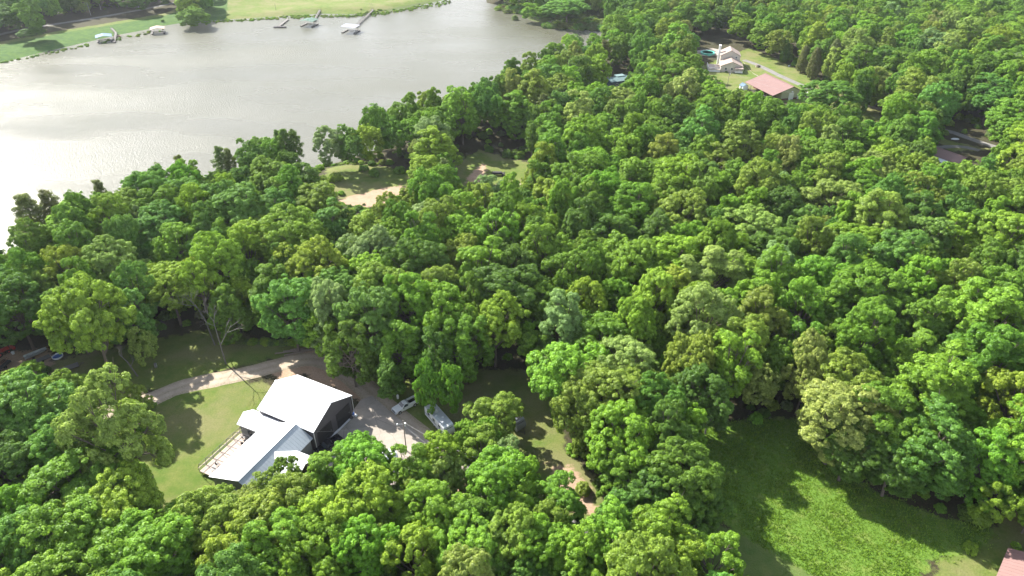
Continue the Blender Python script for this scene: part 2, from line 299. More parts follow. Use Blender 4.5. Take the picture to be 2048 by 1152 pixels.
# ------------------------------------------------------------------ water
def water_mat():
    m, n, l, b = nmat('water'); geo = n.new('ShaderNodeNewGeometry').outputs['Position']
    mpn = n.new('ShaderNodeMapping'); mpn.inputs['Rotation'].default_value = (0, 0, R_(35)); mpn.inputs['Scale'].default_value = (1, .5, 1); l.new(geo, mpn.inputs[0]); co = mpn.outputs[0]
    a = noise(n, l, co, 1.5, 4, .6); c = noise(n, l, co, 5, 3, .6); d = noise(n, l, geo, .02, 3, .5)
    b.inputs['Base Color'].default_value = (.17, .155, .105, 1); b.inputs['IOR'].default_value = 1.33; b.inputs['Roughness'].default_value = .3
    bu = n.new('ShaderNodeBump'); bu.inputs['Distance'].default_value = .3
    mpd = n.new('ShaderNodeMapping'); mpd.inputs['Scale'].default_value = (.35, 1, 1); mpd.inputs['Rotation'].default_value = (0, 0, R_(20)); l.new(geo, mpd.inputs[0]); d2 = noise(n, l, mpd.outputs[0], .022, 4, .55)
    l.new(mth(n, l, 'MULTIPLY_ADD', d2, 1.3, .05, clamp=True), bu.inputs['Strength']); l.new(mth(n, l, 'MULTIPLY_ADD', d2, .3, .13, clamp=True), b.inputs['Roughness'])
    l.new(mth(n, l, 'ADD', a, mth(n, l, 'MULTIPLY', c, .45)), bu.inputs['Height']); l.new(bu.outputs[0], b.inputs['Normal'])
    l.new(mixc(n, l, mth(n, l, 'MULTIPLY_ADD', noise(n, l, geo, .012, 3), 3, -1, clamp=True), (.085, .085, .055), (.105, .105, .08)), b.inputs['Base Color'])
    return m
wx, wy = [LAKE[:, 0].min()-60, LAKE[:, 0].max()+20], [LAKE[:, 1].min()-10, LAKE[:, 1].max()+30]
w = MB().add([(wx[0], wy[0], WL), (wx[1], wy[0], WL), (wx[1], wy[1], WL), (wx[0], wy[1], WL)], [(0, 1, 2, 3)]).build('water', water_mat(), fixn=False); tag(w, kind='structure')

# ------------------------------------------------------------------ foliage
def leaf_mat():
    m, n, l, b = nmat('foliage'); n.remove(b); out = n['Material Output']
    oi = n.new('ShaderNodeObjectInfo'); ia = n.new('ShaderNodeAttribute'); ia.attribute_type = 'INSTANCER'; ia.attribute_name = 'tint'
    va = n.new('ShaderNodeVectorMath'); va.operation = 'ADD'; l.new(oi.outputs['Color'], va.inputs[0]); l.new(ia.outputs['Vector'], va.inputs[1])
    tn = n.new('ShaderNodeAttribute'); tn.attribute_name = 'tone'; t = tn.outputs['Fac']
    hs = n.new('ShaderNodeHueSaturation'); l.new(va.outputs[0], hs.inputs['Color'])
    l.new(mth(n, l, 'MULTIPLY_ADD', t, -.022, .512), hs.inputs['Hue']); l.new(mth(n, l, 'MULTIPLY_ADD', t, 1.0, .5), hs.inputs['Value']); hs.inputs['Saturation'].default_value = 1
    df = n.new('ShaderNodeBsdfDiffuse'); tr = n.new('ShaderNodeBsdfTranslucent'); gl = n.new('ShaderNodeBsdfGlossy'); gl.inputs['Roughness'].default_value = .45
    l.new(hs.outputs[0], df.inputs[0]); tcx = mixc(n, l, .55, hs.outputs[0], (.24, .40, .02)); l.new(tcx, tr.inputs[0]); gl.inputs[0].default_value = (.9, .95, 1, 1)
    mx = n.new('ShaderNodeMixShader'); mx.inputs[0].default_value = .37; l.new(df.outputs[0], mx.inputs[1]); l.new(tr.outputs[0], mx.inputs[2])
    m2 = n.new('ShaderNodeMixShader'); m2.inputs[0].default_value = .012; l.new(mx.outputs[0], m2.inputs[1]); l.new(gl.outputs[0], m2.inputs[2]); l.new(m2.outputs[0], out.inputs[0])
    return m
LEAF = leaf_mat()
def leaves(C, N, s, tone, asp=.62):
    k = len(C); a = rng.normal(size=(k, 3)); t = np.cross(N, a); t /= np.linalg.norm(t, axis=1)[:, None]+1e-9; b = np.cross(N, t)
    s = s[:, None]; V = np.stack([C-t*s, C-b*s*asp+N*s*.15, C+t*s, C+b*s*asp+N*s*.15], 1).reshape(-1, 3)
    return V, np.arange(k*4).reshape(-1, 4), tone
def sph(k):
    v = rng.normal(size=(k, 3)); return v/np.linalg.norm(v, axis=1)[:, None]
def clumps_to_leaves(CC, CR, per, ls, outn):
    """leafy shells round each clump centre"""
    V = []; T = []; N = []; S_ = []
    for c, r, o in zip(CC, CR, outn):
        u = sph(per); u = u+o*.55+np.array([0, 0, .25]); u /= np.linalg.norm(u, axis=1)[:, None]
        rad = r*(.55+.55*rng.random(per)**.6); p = c+u*rad[:, None]*np.array([1, 1, .8])
        nn = u+sph(per)*.55+np.array([0, 0, .35]); nn /= np.linalg.norm(nn, axis=1)[:, None]
        ct = rng.random()*.55; V.append(p); N.append(nn); T.append(np.clip(ct+rng.random(per)*.45-.02, 0, 1)); S_.append(ls*(.65+.7*rng.random(per)))
    return leaves(np.concatenate(V), np.concatenate(N), np.concatenate(S_), np.concatenate(T))
H0, R0 = 20.0, 6.0
def crown_lobes(form):
    L = []; sq = rng.uniform(.82, 1.15, 3); wob = rng.uniform(.7, 1.25, 9)
    if form == 'round':
        n = 26; zc, a, zr = .58*H0, R0*.7, .31*H0; lr = (1.6, 2.6)
    elif form == 'tall':
        n = 24; zc, a, zr = .57*H0, R0*.55, .36*H0; lr = (1.4, 2.3)
    elif form == 'broad':
        n = 26; zc, a, zr = .66*H0, R0*.78, .19*H0; lr = (1.5, 2.5)
    else:
        n = 16; zc, a, zr = .62*H0, R0*.74, .27*H0; lr = (1.2, 2.1)
    if form == 'upright':          # several rising leaders, each a tapering plume
        for q in range(6):
            a_ = q*2.399+rng.normal()*.3; rr = 0 if q == 0 else R0*rng.uniform(.42, .68); top = H0*rng.uniform(.8, 1.0) if q else H0*1.02; bot = H0*rng.uniform(.26, .4); m_ = 6
            for j in range(m_):
                f = j/(m_-1); L.append((np.array([rr*math.cos(a_)*(1+.25*(1-f))+rng.normal()*.6, rr*math.sin(a_)*(1+.25*(1-f))+rng.normal()*.6, bot+(top-1.2-bot)*f]), (2.6-1.4*f)*rng.uniform(.75, 1.2)))
        return L
    for i in range(n):
        t = (i+.5)/n; ph = i*2.399+rng.normal()*.25; cz = 1-1.75*t; rr = math.sqrt(max(0, 1-cz*cz)); jit = rng.normal(size=3)*.35
        w_ = wob[int((ph % 6.283)/6.284*9)]
        L.append((np.array([a*w_*rr*math.cos(ph)*sq[0]+jit[0]*1.6, a*w_*rr*math.sin(ph)*sq[1]+jit[1]*1.6, zc+zr*cz*w_+jit[2]*1.5]), rng.uniform(*lr)*rng.uniform(.75, 1.15)))
    if form != 'open': L.append((np.array([0, 0, zc]), 2.6))
    return L
def tree_proto(form, per=88, ls=.158):
    L = crown_lobes(form); CC, CR, ON = [], [], []; ax = np.array([0, 0, .55*H0])
    for c, r in L:
        k = int(15+r*8); o = c-ax; o = o/(np.linalg.norm(o)+1e-6); u = sph(k*2); sc = u@o+u[:, 2]*.7; u = u[np.argsort(-sc)[:k]]
        for q in u: CC.append(c+q*r*(.68+.45*rng.random())*np.array([1, 1, .85])); CR.append(rng.uniform(.32, .8)); ON.append(q*.8+o*.3)
    V, Q, T = clumps_to_leaves(CC, CR, per, ls, ON)
    crown = npmesh('crown', V, Q, LEAF, {'tone': ('FACE', T)})
    tb = MB(); top = .5*H0; lean = rng.normal(size=2)*.35; P = [(0, 0, -1.5), (0, 0, .4), (lean[0]*.4, lean[1]*.4, top*.5), (lean[0], lean[1], top)]
    tb.tube(P[0], P[1], .5, .36, 8); tb.path(P[1:], .34, .2, 7)
    for i, (c, r) in enumerate(L):
        z0 = top*(.55+.45*((i*.37) % 1)); st = Vector((lean[0]*z0/top, lean[1]*z0/top, z0)); e = Vector(c); mid = st.lerp(e, .5)+Vector((0, 0, -.4)); tb.path([st, mid, e], .15, .05, 5)
        for _ in range(2): tb.tube(mid.lerp(e, .6), e+Vector(rng.normal(size=3)*r*.5), .06, .02, 4)
    me = bpy.data.meshes.new('trunk'); me.from_pydata(tb.v, [], tb.f); me.materials.append(M['bark'])
    return crown, me
def pine_proto():
    CC, CR, ON = [], [], []; tb = MB(); tb.path([(0, 0, -1.5), (.1, 0, 7), (0, .15, 14), (0, 0, 19.3)], .3, .07, 7)
    for i in range(46):
        z = 9.5+10*(i/46); ph = i*2.4; rr = (3.4 if z < 14 else 3.4*(1-(z-14)/7))*(.55+.5*rng.random()); e = np.array([rr*math.cos(ph), rr*math.sin(ph), z+.5])
        tb.tube((0, 0, z-.5), e, .06, .02, 4)
        for f in (.55, .8, 1): CC.append(e*np.array([f, f, 1])+rng.normal(size=3)*.25); CR.append(rng.uniform(.5, .85)); ON.append(np.array([0, 0, .4]))
    V, Q, T = clumps_to_leaves(CC, CR, 60, .2, ON); me = bpy.data.meshes.new('trunk'); me.from_pydata(tb.v, [], tb.f); me.materials.append(M['bark'])
    return npmesh('crown', V, Q, LEAF, {'tone': ('FACE', T)}), me
def cone_proto(kind):
    CC, CR, ON = [], [], []; n = 330 if kind == 'cedar' else 230
    for i in range(n):
        t = (i/n); z = 1.2+18*t; env = (3.5*math.sqrt(max(.02, 1-t**1.7))*min(1, .6+t*2.2) if kind == 'cedar' else 4.2*(1.03-t)*(.75+.35*((t*9) % 1 < .5)))*(.8+.3*rng.random())
        env = max(.2, env); ph = i*2.399; CC.append(np.array([env*math.cos(ph), env*math.sin(ph), z])); CR.append(rng.uniform(.5, .85)); ON.append(np.array([math.cos(ph), math.sin(ph), .6 if kind == 'cedar' else .1]))
    V, Q, T = clumps_to_leaves(CC, CR, 50, .2, ON); tb = MB().path([(0, 0, -1.5), (0, 0, 10), (0, 0, 19)], .3, .05, 7)
    me = bpy.data.meshes.new('trunk'); me.from_pydata(tb.v, [], tb.f); me.materials.append(M['bark'])
    return npmesh('crown', V, Q, LEAF, {'tone': ('FACE', T)}), me
def bush_proto():
    CC, CR, ON = [], [], []
    for i in range(60):
        u = sph(1)[0]; u[2] = abs(u[2]); u *= np.array([1.5, 1.5, 1.6]); CC.append(u*(.7+.3*rng.random())+np.array([0, 0, .3])); CR.append(rng.uniform(.35, .6)); ON.append(u*.5)
    V, Q, T = clumps_to_leaves(CC, CR, 45, .15, ON)
    tb = MB()
    for k in range(7): a = k*.9; tb.tube((.1*math.cos(a), .1*math.sin(a), -.5), (.9*math.cos(a), .9*math.sin(a), 1.4), .05, .02, 4)
    me = bpy.data.meshes.new('stem'); me.from_pydata(tb.v, [], tb.f); me.materials.append(M['bark'])
    return npmesh('foliage', V, Q, LEAF, {'tone': ('FACE', T)}), me
PROTO = {'round': [tree_proto('round') for _ in range(4)], 'tall': [tree_proto('tall') for _ in range(3)], 'broad': [tree_proto('broad') for _ in range(3)], 'open': [tree_proto('open') for _ in range(2)], 'upright': [tree_proto('upright') for _ in range(4)],
         'pine': [pine_proto() for _ in range(2)], 'cedar': [cone_proto('cedar')], 'spruce': [cone_proto('spruce')], 'bush': [bush_proto() for _ in range(2)]}
COLR = {'yellow-green': (.25, .375, .035), 'bright green': (.19, .345, .03), 'mid green': (.145, .275, .028), 'blue-green': (.135, .275, .045), 'olive': (.21, .30, .04), 'pale olive': (.265, .355, .075),
        'silvery green': (.24, .36, .12), 'dark green': (.095, .185, .025), 'grey-green': (.15, .205, .06), 'brownish green': (.14, .155, .05)}

# ------------------------------------------------------------------ where trees stand
OPEN = [[(0, 128), (330, 52), (560, 32), (890, 0), (965, 0), (1000, 34), (1060, 50), (1160, 60), (1225, 66), (1190, 84), (1150, 75), (1110, 92), (1060, 120), (1010, 138), (960, 168), (900, 188), (850, 192), (790, 208), (750, 228), (700, 252),
         (660, 247), (637, 252), (627, 280), (634, 312), (617, 320), (603, 284), (560, 264), (500, 287), (457, 312), (443, 350), (425, 345), (385, 326), (340, 336), (300, 342), (250, 354), (210, 357), (180, 378), (155, 400), (120, 392), (90, 397), (65, 427), (40, 450), (0, 480)],
        [(-200, 110), (0, 74), (90, 48), (190, 28), (330, 2), (352, 0), (352, 48), (300, 60), (0, 130), (-200, 180)], [(425, 42), (425, -20), (960, -20), (880, 4), (760, 30)],
        [(300, 800), (350, 770), (440, 748), (560, 722), (600, 705), (650, 700), (700, 750), (760, 800), (860, 875), (840, 908), (800, 900), (700, 875), (650, 900), (600, 930), (560, 940), (470, 975), (380, 995), (335, 990), (310, 935), (300, 880), (292, 830)],
        [(-30, 690), (60, 690), (150, 690), (165, 745), (130, 755), (95, 740), (60, 735), (30, 745), (0, 760), (-30, 770)], [(215, 740), (300, 712), (320, 690), (420, 690), (560, 690), (560, 700), (440, 745), (320, 775), (250, 765)],
        [(785, 795), (820, 790), (850, 812), (915, 860), (900, 872), (860, 880), (800, 830)], [(910, 765), (1075, 765), (1090, 850), (1120, 915), (1170, 950), (1195, 1020), (1165, 1035), (1150, 985), (1075, 945), (1060, 905), (1040, 850), (985, 790), (930, 800)],
        [(1385, 860), (1480, 850), (1580, 870), (1670, 920), (1680, 960), (1780, 985), (1900, 1030), (1985, 1060), (2048, 1080), (2150, 1120), (2250, 1450), (1600, 1450), (1540, 1200), (1490, 1080), (1445, 1040), (1440, 960), (1410, 900)],
        [(670, 400), (720, 345), (755, 350), (850, 372), (770, 412), (700, 418)], [(920, 372), (925, 345), (965, 325), (1010, 322), (1068, 345), (1055, 370)],
        [(1395, 130), (1400, 95), (1440, 80), (1490, 85), (1590, 140), (1700, 195), (1735, 215), (1640, 210), (1560, 205), (1480, 190), (1430, 160)], [(1880, 252), (1912, 262), (1968, 280), (1950, 287), (1895, 272)],
        [(1858, 330), (1868, 288), (1930, 280), (1985, 296), (1950, 335), (1900, 345)], [(1955, 1085), (2048, 1085), (2048, 1152), (1955, 1152)], [(1208, 178), (1215, 150), (1252, 148), (1248, 172), (1230, 190)], [(1722, 215), (1768, 240), (1762, 264), (1725, 248)], [(1212, 165), (1235, 150), (1250, 158), (1225, 172)], [(1345, 172), (1370, 168), (1370, 185), (1348, 185)],
        [(1042, 1010), (1060, 1008), (1068, 1040), (1050, 1030)], [(885, 935), (930, 935), (925, 960), (890, 965)], [(1010, 40), (1060, 36), (1180, 40), (1200, 56), (1120, 56), (1080, 52)], [(1370, 290), (1392, 292), (1392, 302), (1370, 300)]]
BLD = [wp([(500, 1000), (400, 960), (590, 750), (710, 790), (720, 850), (640, 960)]), wp([(1395, 150), (1395, 95), (1495, 90), (1620, 175), (1610, 205), (1480, 205)]), wp([(1860, 330), (1860, 290), (1960, 290), (1960, 330)]),
       wp([(1205, 200), (1205, 150), (1260, 150), (1260, 190)]), wp([(840, 800), (870, 800), (920, 870), (880, 880)]), wp([(985, 820), (1015, 815), (1060, 870), (1030, 880)]), wp([(1960, 1200), (1960, 1140), (2100, 1080), (2200, 1200)]), wp([(560, 930), (640, 930), (700, 1010), (640, 1010)])]
# crown centre in the photograph, crown radius, height, form, colour
HAND = [(62, 835, 7.5, 22, 'round', 'blue-green'), (172, 975, 7.4, 18, 'round', 'mid green'), (15, 935, 6, 19, 'round', 'dark green'), (150, 1090, 7, 20, 'broad', 'mid green'), (15, 1040, 4.5, 17, 'round', 'bright green'),
 (20, 1125, 5.5, 18, 'round', 'blue-green'), (305, 1105, 6.5, 19, 'broad', 'bright green'), (352, 1062, 3.6, 14, 'round', 'bright green'), (425, 1050, 5.4, 17, 'round', 'olive'), (455, 1120, 5.2, 18, 'open', 'yellow-green'), (530, 1065, 5.5, 17, 'round', 'olive'),
 (545, 1010, 4.0, 13, 'round', 'olive'), (262, 806, 3.2, 11, 'round', 'olive'), (505, 1018, 4, 11, 'round', 'olive'), (440, 1012, 3, 9, 'round', 'olive'), (570, 945, 3.0, 10.5, 'open', 'mid green'), (648, 952, 4.2, 15, 'tall', 'olive'), (722, 935, 5.4, 17, 'round', 'bright green'), (600, 1020, 5, 17, 'round', 'olive'), (560, 1105, 5.5, 18, 'round', 'bright green'), (660, 1060, 5.2, 18, 'round', 'yellow-green'),
 (735, 1010, 5.4, 18, 'round', 'yellow-green'), (640, 1120, 5, 18, 'broad', 'bright green'), (828, 960, 4.6, 17, 'tall', 'mid green'), (880, 915, 4.0, 16, 'round', 'yellow-green'), (962, 900, 4.0, 14, 'open', 'olive'), (990, 968, 5.6, 18, 'round', 'bright green'),
 (775, 1030, 3.6, 16, 'open', 'yellow-green'), (735, 1110, 4.6, 18, 'round', 'bright green'), (870, 1040, 5.2, 18, 'round', 'bright green'), (830, 1115, 4.6, 18, 'open', 'yellow-green'), (930, 1110, 5.4, 18, 'broad', 'bright green'), (960, 1060, 4, 16, 'round', 'mid green'),
 (1115, 1010, 4.6, 13, 'round', 'mid green'), (1020, 1100, 4.8, 18, 'round', 'olive'), (1085, 1105, 5, 17, 'round', 'bright green'), (1150, 1120, 4.6, 17, 'broad', 'bright green'), (1215, 1100, 4.8, 18, 'round', 'bright green'), (1300, 1090, 5.6, 19, 'round', 'bright green'), (1350, 1125, 4, 17, 'round', 'yellow-green'),
 (1425, 1125, 5, 17, 'open', 'bright green'), (1372, 965, 6.4, 19, 'round', 'mid green'), (1395, 1025, 4.6, 13, 'round', 'dark green'), (1245, 885, 6, 20, 'round', 'bright green'), (1252, 950, 4.6, 16, 'open', 'mid green'), (1295, 1000, 5, 15, 'tall', 'dark green'), (1215, 1000, 2.2, 10, 'open', 'bright green'),
 (1135, 755, 6.8, 20, 'broad', 'bright green'), (1205, 800, 7, 21, 'round', 'olive'), (1150, 818, 4.6, 19, 'round', 'olive'), (1250, 740, 6.4, 21, 'round', 'pale olive'), (1120, 655, 5.4, 21, 'upright', 'silvery green'), (1320, 820, 5.6, 20, 'round', 'dark green'), (1275, 790, 5.5, 20, 'round', 'olive'),
 (988, 838, 5.0, 12.5, 'round', 'olive'), (850, 772, 2.3, 17, 'round', 'mid green'), (898, 772, 2.6, 16.5, 'round', 'mid green'), (665, 625, 5.2, 22, 'upright', 'silvery green'), (735, 640, 6.5, 24, 'round', 'blue-green'), (700, 700, 5, 18, 'upright', 'mid green'), (800, 700, 5, 18, 'upright', 'mid green'),
 (820, 620, 6, 23, 'upright', 'bright green'), (890, 640, 6, 22, 'round', 'bright green'), (930, 690, 5, 19, 'upright', 'mid green'), (780, 760, 3.6, 12, 'tall', 'dark green'), (640, 665, 4, 16, 'open', 'yellow-green'), (870, 720, 4.6, 18, 'tall', 'dark green'),
 (140, 545, 5.4, 22, 'open', 'yellow-green'), (285, 690, 2.4, 13, 'round', 'pale olive'), (340, 580, 6.4, 18, 'broad', 'yellow-green'), (235, 545, 6.6, 22, 'round', 'pale olive'), (455, 620, 4.4, 16, 'upright', 'mid green'), (540, 585, 6, 18, 'upright', 'mid green'), (30, 620, 6.5, 21, 'round', 'dark green'),
 (60, 750, 3.6, 9, 'open', 'yellow-green'), (20, 775, 3.4, 9, 'open', 'yellow-green'), (140, 800, 4.6, 15, 'round', 'olive'), (1480, 700, 5.6, 20, 'round', 'olive'), (1680, 840, 7, 20, 'round', 'pale olive'), (1780, 860, 7, 20, 'round', 'mid green'), (1700, 780, 6.4, 20, 'round', 'olive'), (1860, 900, 6.4, 20, 'round', 'dark green'),
 (1970, 930, 4.4, 18, 'upright', 'bright green'), (1990, 1010, 3, 13, 'open', 'bright green'), (2040, 900, 6, 20, 'round', 'bright green'), (2085, 1000, 3.5, 15, 'round', 'bright green'), (1700, 900, 5.5, 14, 'round', 'dark green'), (1790, 930, 5.5, 14, 'round', 'dark green'), (1400, 800, 5.6, 18, 'round', 'dark green'),
 (850, 445, 5.6, 18, 'broad', 'silvery green'), (740, 510, 6, 20, 'broad', 'silvery green'), (745, 555, 5.6, 19, 'round', 'yellow-green'), (985, 385, 5.2, 15, 'round', 'silvery green'), (1550, 375, 4.6, 16, 'broad', 'silvery green'), (275, 460, 3, 16, 'tall', 'silvery green'), (1135, 80, 4, 17, 'open', 'yellow-green'),
 (1170, 120, 6, 17, 'round', 'blue-green'), (1270, 40, 10, 22, 'open', 'yellow-green'), (1335, 60, 9, 22, 'round', 'mid green'), (1270, 178, 4.0, 15, 'tall', 'silvery green'), (1700, 130, 7.5, 17, 'round', 'bright green'), (1655, 195, 9, 20, 'broad', 'blue-green'), (1352, 108, 4.5, 11, 'round', 'olive'), (1290, 100, 8, 20, 'round', 'dark green'),
 (1395, 165, 6, 14, 'round', 'bright green'), (60, 26, 9, 26, 'tall', 'mid green'), (5, 38, 10, 18, 'round', 'dark green'), (118, 4, 10, 18, 'round', 'dark green'), (25, 2, 10, 20, 'round', 'blue-green'), (265, -2, 10, 17, 'round', 'dark green'), (315, -10, 9, 16, 'round', 'mid green'), (170, -6, 9, 18, 'broad', 'dark green'), (385, 22, 9.5, 15, 'round', 'mid green'), (1110, 102, 5.5, 16, 'round', 'bright green'), (1150, 97, 5.5, 16, 'round', 'silvery green'), (1195, 95, 6, 17, 'round', 'mid green'), (1232, 88, 6, 17, 'tall', 'bright green'), (1402, 44, 7, 16, 'round', 'mid green'), (1440, 38, 7.5, 16, 'round', 'dark green'), (1482, 50, 7.5, 18, 'round', 'bright green'), (1524, 68, 7.5, 18, 'round', 'mid green'), (1345, 72, 6.5, 15, 'round', 'mid green'), (1560, 85, 7, 17, 'round', 'olive'), (1068, 16, 7.5, 13, 'round', 'bright green'), (65, 65, 7, 9, 'broad', 'dark green'), (1135, 12, 14, 18, 'broad', 'blue-green'), (850, 345, 6, 16, 'round', 'yellow-green'), (835, 395, 5.6, 15, 'round', 'olive'),
 (520, 300, 5, 19, 'tall', 'mid green'), (545, 310, 5, 19, 'tall', 'bright green'), (495, 310, 4.6, 19, 'tall', 'mid green'), (660, 290, 5.4, 18, 'round', 'silvery green'), (700, 292, 5.0, 17, 'round', 'blue-green'), (735, 283, 5.2, 17, 'round', 'yellow-green'), (778, 272, 5.4, 17, 'round', 'mid green'), (820, 268, 5.4, 17, 'broad', 'bright green'), (1700, 500, 7, 19, 'broad', 'bright green'), (1500, 460, 8, 20, 'round', 'pale olive'), (1310, 230, 7, 18, 'round', 'yellow-green')]
PINES = [(893, 425, 19, 'grey-green', .95), (460, 398, 20, 'grey-green', .8), (478, 400, 19, 'brownish green', .7), (584, 362, 20, 'dark green', 1.0), (602, 360, 19, 'dark green', .9), (570, 352, 19, 'dark green', .8), (1063, 352, 20, 'dark green', .8), (1085, 280, 19, 'brownish green', 1.1), (1150, 330, 19, 'grey-green', 1.2),
         (382, 408, 19, 'brownish green', .8), (340, 420, 18, 'brownish green', .8), (232, 470, 20, 'brownish green', .8), (135, 500, 21, 'brownish green', 1.1), (95, 515, 22, 'grey-green', 1.2), (1205, 150, 17, 'brownish green', 1.3), (1320, 165, 20, 'dark green', 1.3), (10, 590, 23, 'grey-green', 1.1)]
CEDARS = [(1566, 125, 13, 'dark green'), (1601, 145, 14, 'brownish green'), (1622, 158, 16, 'brownish green'), (1656, 158, 20, 'brownish green')]
SPRUCES = [(1321, 128, 14, 'mid green')]
BUSHES = [(645, 375, 3.2, 'yellow-green'), (672, 362, 3.0, 'yellow-green'), (660, 385, 1.9, 'bright green'), (683, 390, 1.5, 'bright green'), (748, 352, 2.6, 'mid green'), (728, 342, 2.2, 'dark green'), (640, 395, 1.8, 'olive'), (800, 345, 2.4, 'mid green'), (838, 372, 2.0, 'silvery green'), (558, 388, 1.7, 'mid green'),
          (1453, 142, .9, 'dark green'), (325, 40, 1.6, 'dark green'), (1150, 905, 2.0, 'bright green'), (1165, 985, 2.0, 'olive'), (1030, 34, 3.0, 'grey-green'), (1110, 46, 3.0, 'grey-green'), (1150, 50, 2.8, 'grey-green'), (1090, 50, 2.3, 'dark green'), (1180, 48, 3.0, 'blue-green'), (1205, 52, 2.6, 'grey-green'), (1130, 40, 3.0, 'dark green'), (1165, 36, 3.2, 'dark green'),
          (300, 815, 1.6, 'mid green'), (690, 745, 1.8, 'bright green'), (2030, 1095, 1.0, 'bright green'), (1940, 1100, 1.5, 'yellow-green')]
NOB = [wp(q) for q in ([(1850, 232), (1975, 262), (1990, 292), (1870, 292), (1845, 262)], [(1355, 75), (1440, 70), (1435, 125), (1370, 125)], [(150, 790), (290, 790), (290, 935), (160, 900)], [(300, 660), (600, 662), (640, 700), (560, 702), (300, 730)], [(255, 930), (345, 930), (345, 1025), (255, 1025)], [(560, 325), (640, 300), (790, 320), (860, 360), (820, 445), (620, 440)], [(890, 300), (1000, 285), (1090, 320), (1090, 385), (900, 390)])]
TREES = []          # x, y, R, H, form, colour, cx, cy, ppm
def add_tree(x, y, Rr, H, form, col):
    z = hz(x, y); px, py, k = pj(x, y, z+.6*H); TREES.append([x, y, Rr, H, form, col, px, py, k, z])
for cx, cy, Rr, H, form, col in HAND:
    x, y = at(cx, cy, .6*H); add_tree(x, y, Rr, H, form, col)
for bx_, by_, Rr, H, form, col in [(318, 1008, 6.4, 29, 'round', 'pale olive'), (229, 766, 7.2, 28, 'broad', 'yellow-green')]:
    x, y = at(bx_, by_); add_tree(x, y, Rr, H, form, col)
FIX = [at(a, b)+(3.0,) for a, b, *_ in PINES]+[at(a, b)+(2.6,) for a, b, *_ in CEDARS+SPRUCES]
N_C = 26000
cy_ = rng.uniform(50, 640, N_C); cx_ = (rng.random(N_C)*2-1)*(.74*cy_+75)
keep = sd(LAKE, cx_, cy_) < -2.0
for p in (ISL, MARSH): keep &= ~in_poly(p, cx_, cy_)
for p in BLD: keep &= seg_d(p, cx_, cy_) > 3; keep &= ~in_poly(p, cx_, cy_)
for p in NOB: keep &= ~in_poly(p, cx_, cy_)
cx_, cy_ = cx_[keep], cy_[keep]; hc = hgt(cx_, cy_); grid = {}
def near(x, y, r):
    i, j = int(x//12), int(y//12)
    return any((a-x)**2+(b-y)**2 < (.72*(c+r))**2 for u in (-1, 0, 1) for v in (-1, 0, 1) for a, b, c in grid.get((i+u, j+v), ()))
def put(x, y, r): grid.setdefault((int(x//12), int(y//12)), []).append((x, y, r))
for t in TREES: put(t[0], t[1], t[2])
for x, y, r in FIX: put(x, y, r)
cn_ = list(COLR)
def pick_col(x, y):
    n = 1.3*math.sin(x*.031+1.1)+1.3*math.sin(y*.027-x*.013)+rng.normal()*.55; left = x < -40*(y/150)
    if rng.random() < .02: return 'silvery green'
    if rng.random() < .09: return 'dark green'
    if left: return ['mid green', 'blue-green', 'olive', 'mid green', 'yellow-green', 'bright green', 'blue-green'][int((n+9)*3) % 7]
    return ['olive', 'bright green', 'mid green', 'bright green', 'mid green', 'yellow-green', 'bright green', 'pale olive', 'mid green', 'bright green', 'olive', 'blue-green'][int((n+9)*3) % 12]
rej = 0; offs = [(0, 0)]+[(math.cos(a*math.pi/4), math.sin(a*math.pi/4)) for a in range(8)]
for x, y, z in zip(cx_, cy_, hc):
    Rr = rng.uniform(4.2, 8.8); H = rng.uniform(13.5, 20)+Rr*.7; 
    if near(x, y, Rr): continue
    px, py, k = pj(x, y, z+.6*H); bx, by, _ = pj(x, y, z)
    qx = np.array([px+o[0]*Rr*k*.92 for o in offs]+[bx]); qy = np.array([py+o[1]*Rr*k*.95 for o in offs]+[by])
    if any(in_poly(P, qx, qy).any() for P in OPEN): rej += 1; continue
    put(x, y, Rr); form = rng.choice(['round', 'tall', 'broad', 'open', 'upright'], p=[.40, .14, .16, .06, .24]); TREES.append([x, y, Rr, H, str(form), pick_col(x, y), px, py, k, z])
for x, y, z in zip(cx_[::-1], cy_[::-1], hc[::-1]):
    if y > 330: continue
    Rr = rng.uniform(2.4, 3.8); H = 6+Rr*rng.uniform(2.0, 2.8)
    i, j = int(x//12), int(y//12)
    if any((a-x)**2+(b-y)**2 < (.62*(c+Rr))**2 for u in (-1, 0, 1) for v in (-1, 0, 1) for a, b, c in grid.get((i+u, j+v), ())): continue
    px, py, k = pj(x, y, z+.6*H); bx, by, _ = pj(x, y, z)
    qx = np.array([px+o[0]*Rr*k*.92 for o in offs]+[bx]); qy = np.array([py+o[1]*Rr*k*1.2 for o in offs]+[by])
    if any(in_poly(P, qx, qy).any() for P in OPEN): continue
    put(x, y, Rr); TREES.append([x, y, Rr, H, str(rng.choice(['round', 'open'], p=[.7, .3])), pick_col(x, y), px, py, k, z])
def vis(t):         # how large it shows: apparent radius, zero outside the picture
    m = t[2]*t[8]; return m if -m < t[6] < 2048+m and -m*1.2 < t[7] < 1152+m*1.3 else 0
TREES.sort(key=lambda t: -vis(t)); ncut = 292
SINGLE = [t for t in TREES[:ncut] if vis(t) > 0]; REST = TREES[ncut:]
0 and print('TREES', len(TREES), 'single', len(SINGLE), 'rest', len(REST), 'smallest', vis(SINGLE[-1]), 'in view', sum(vis(t) > 0 for t in TREES))

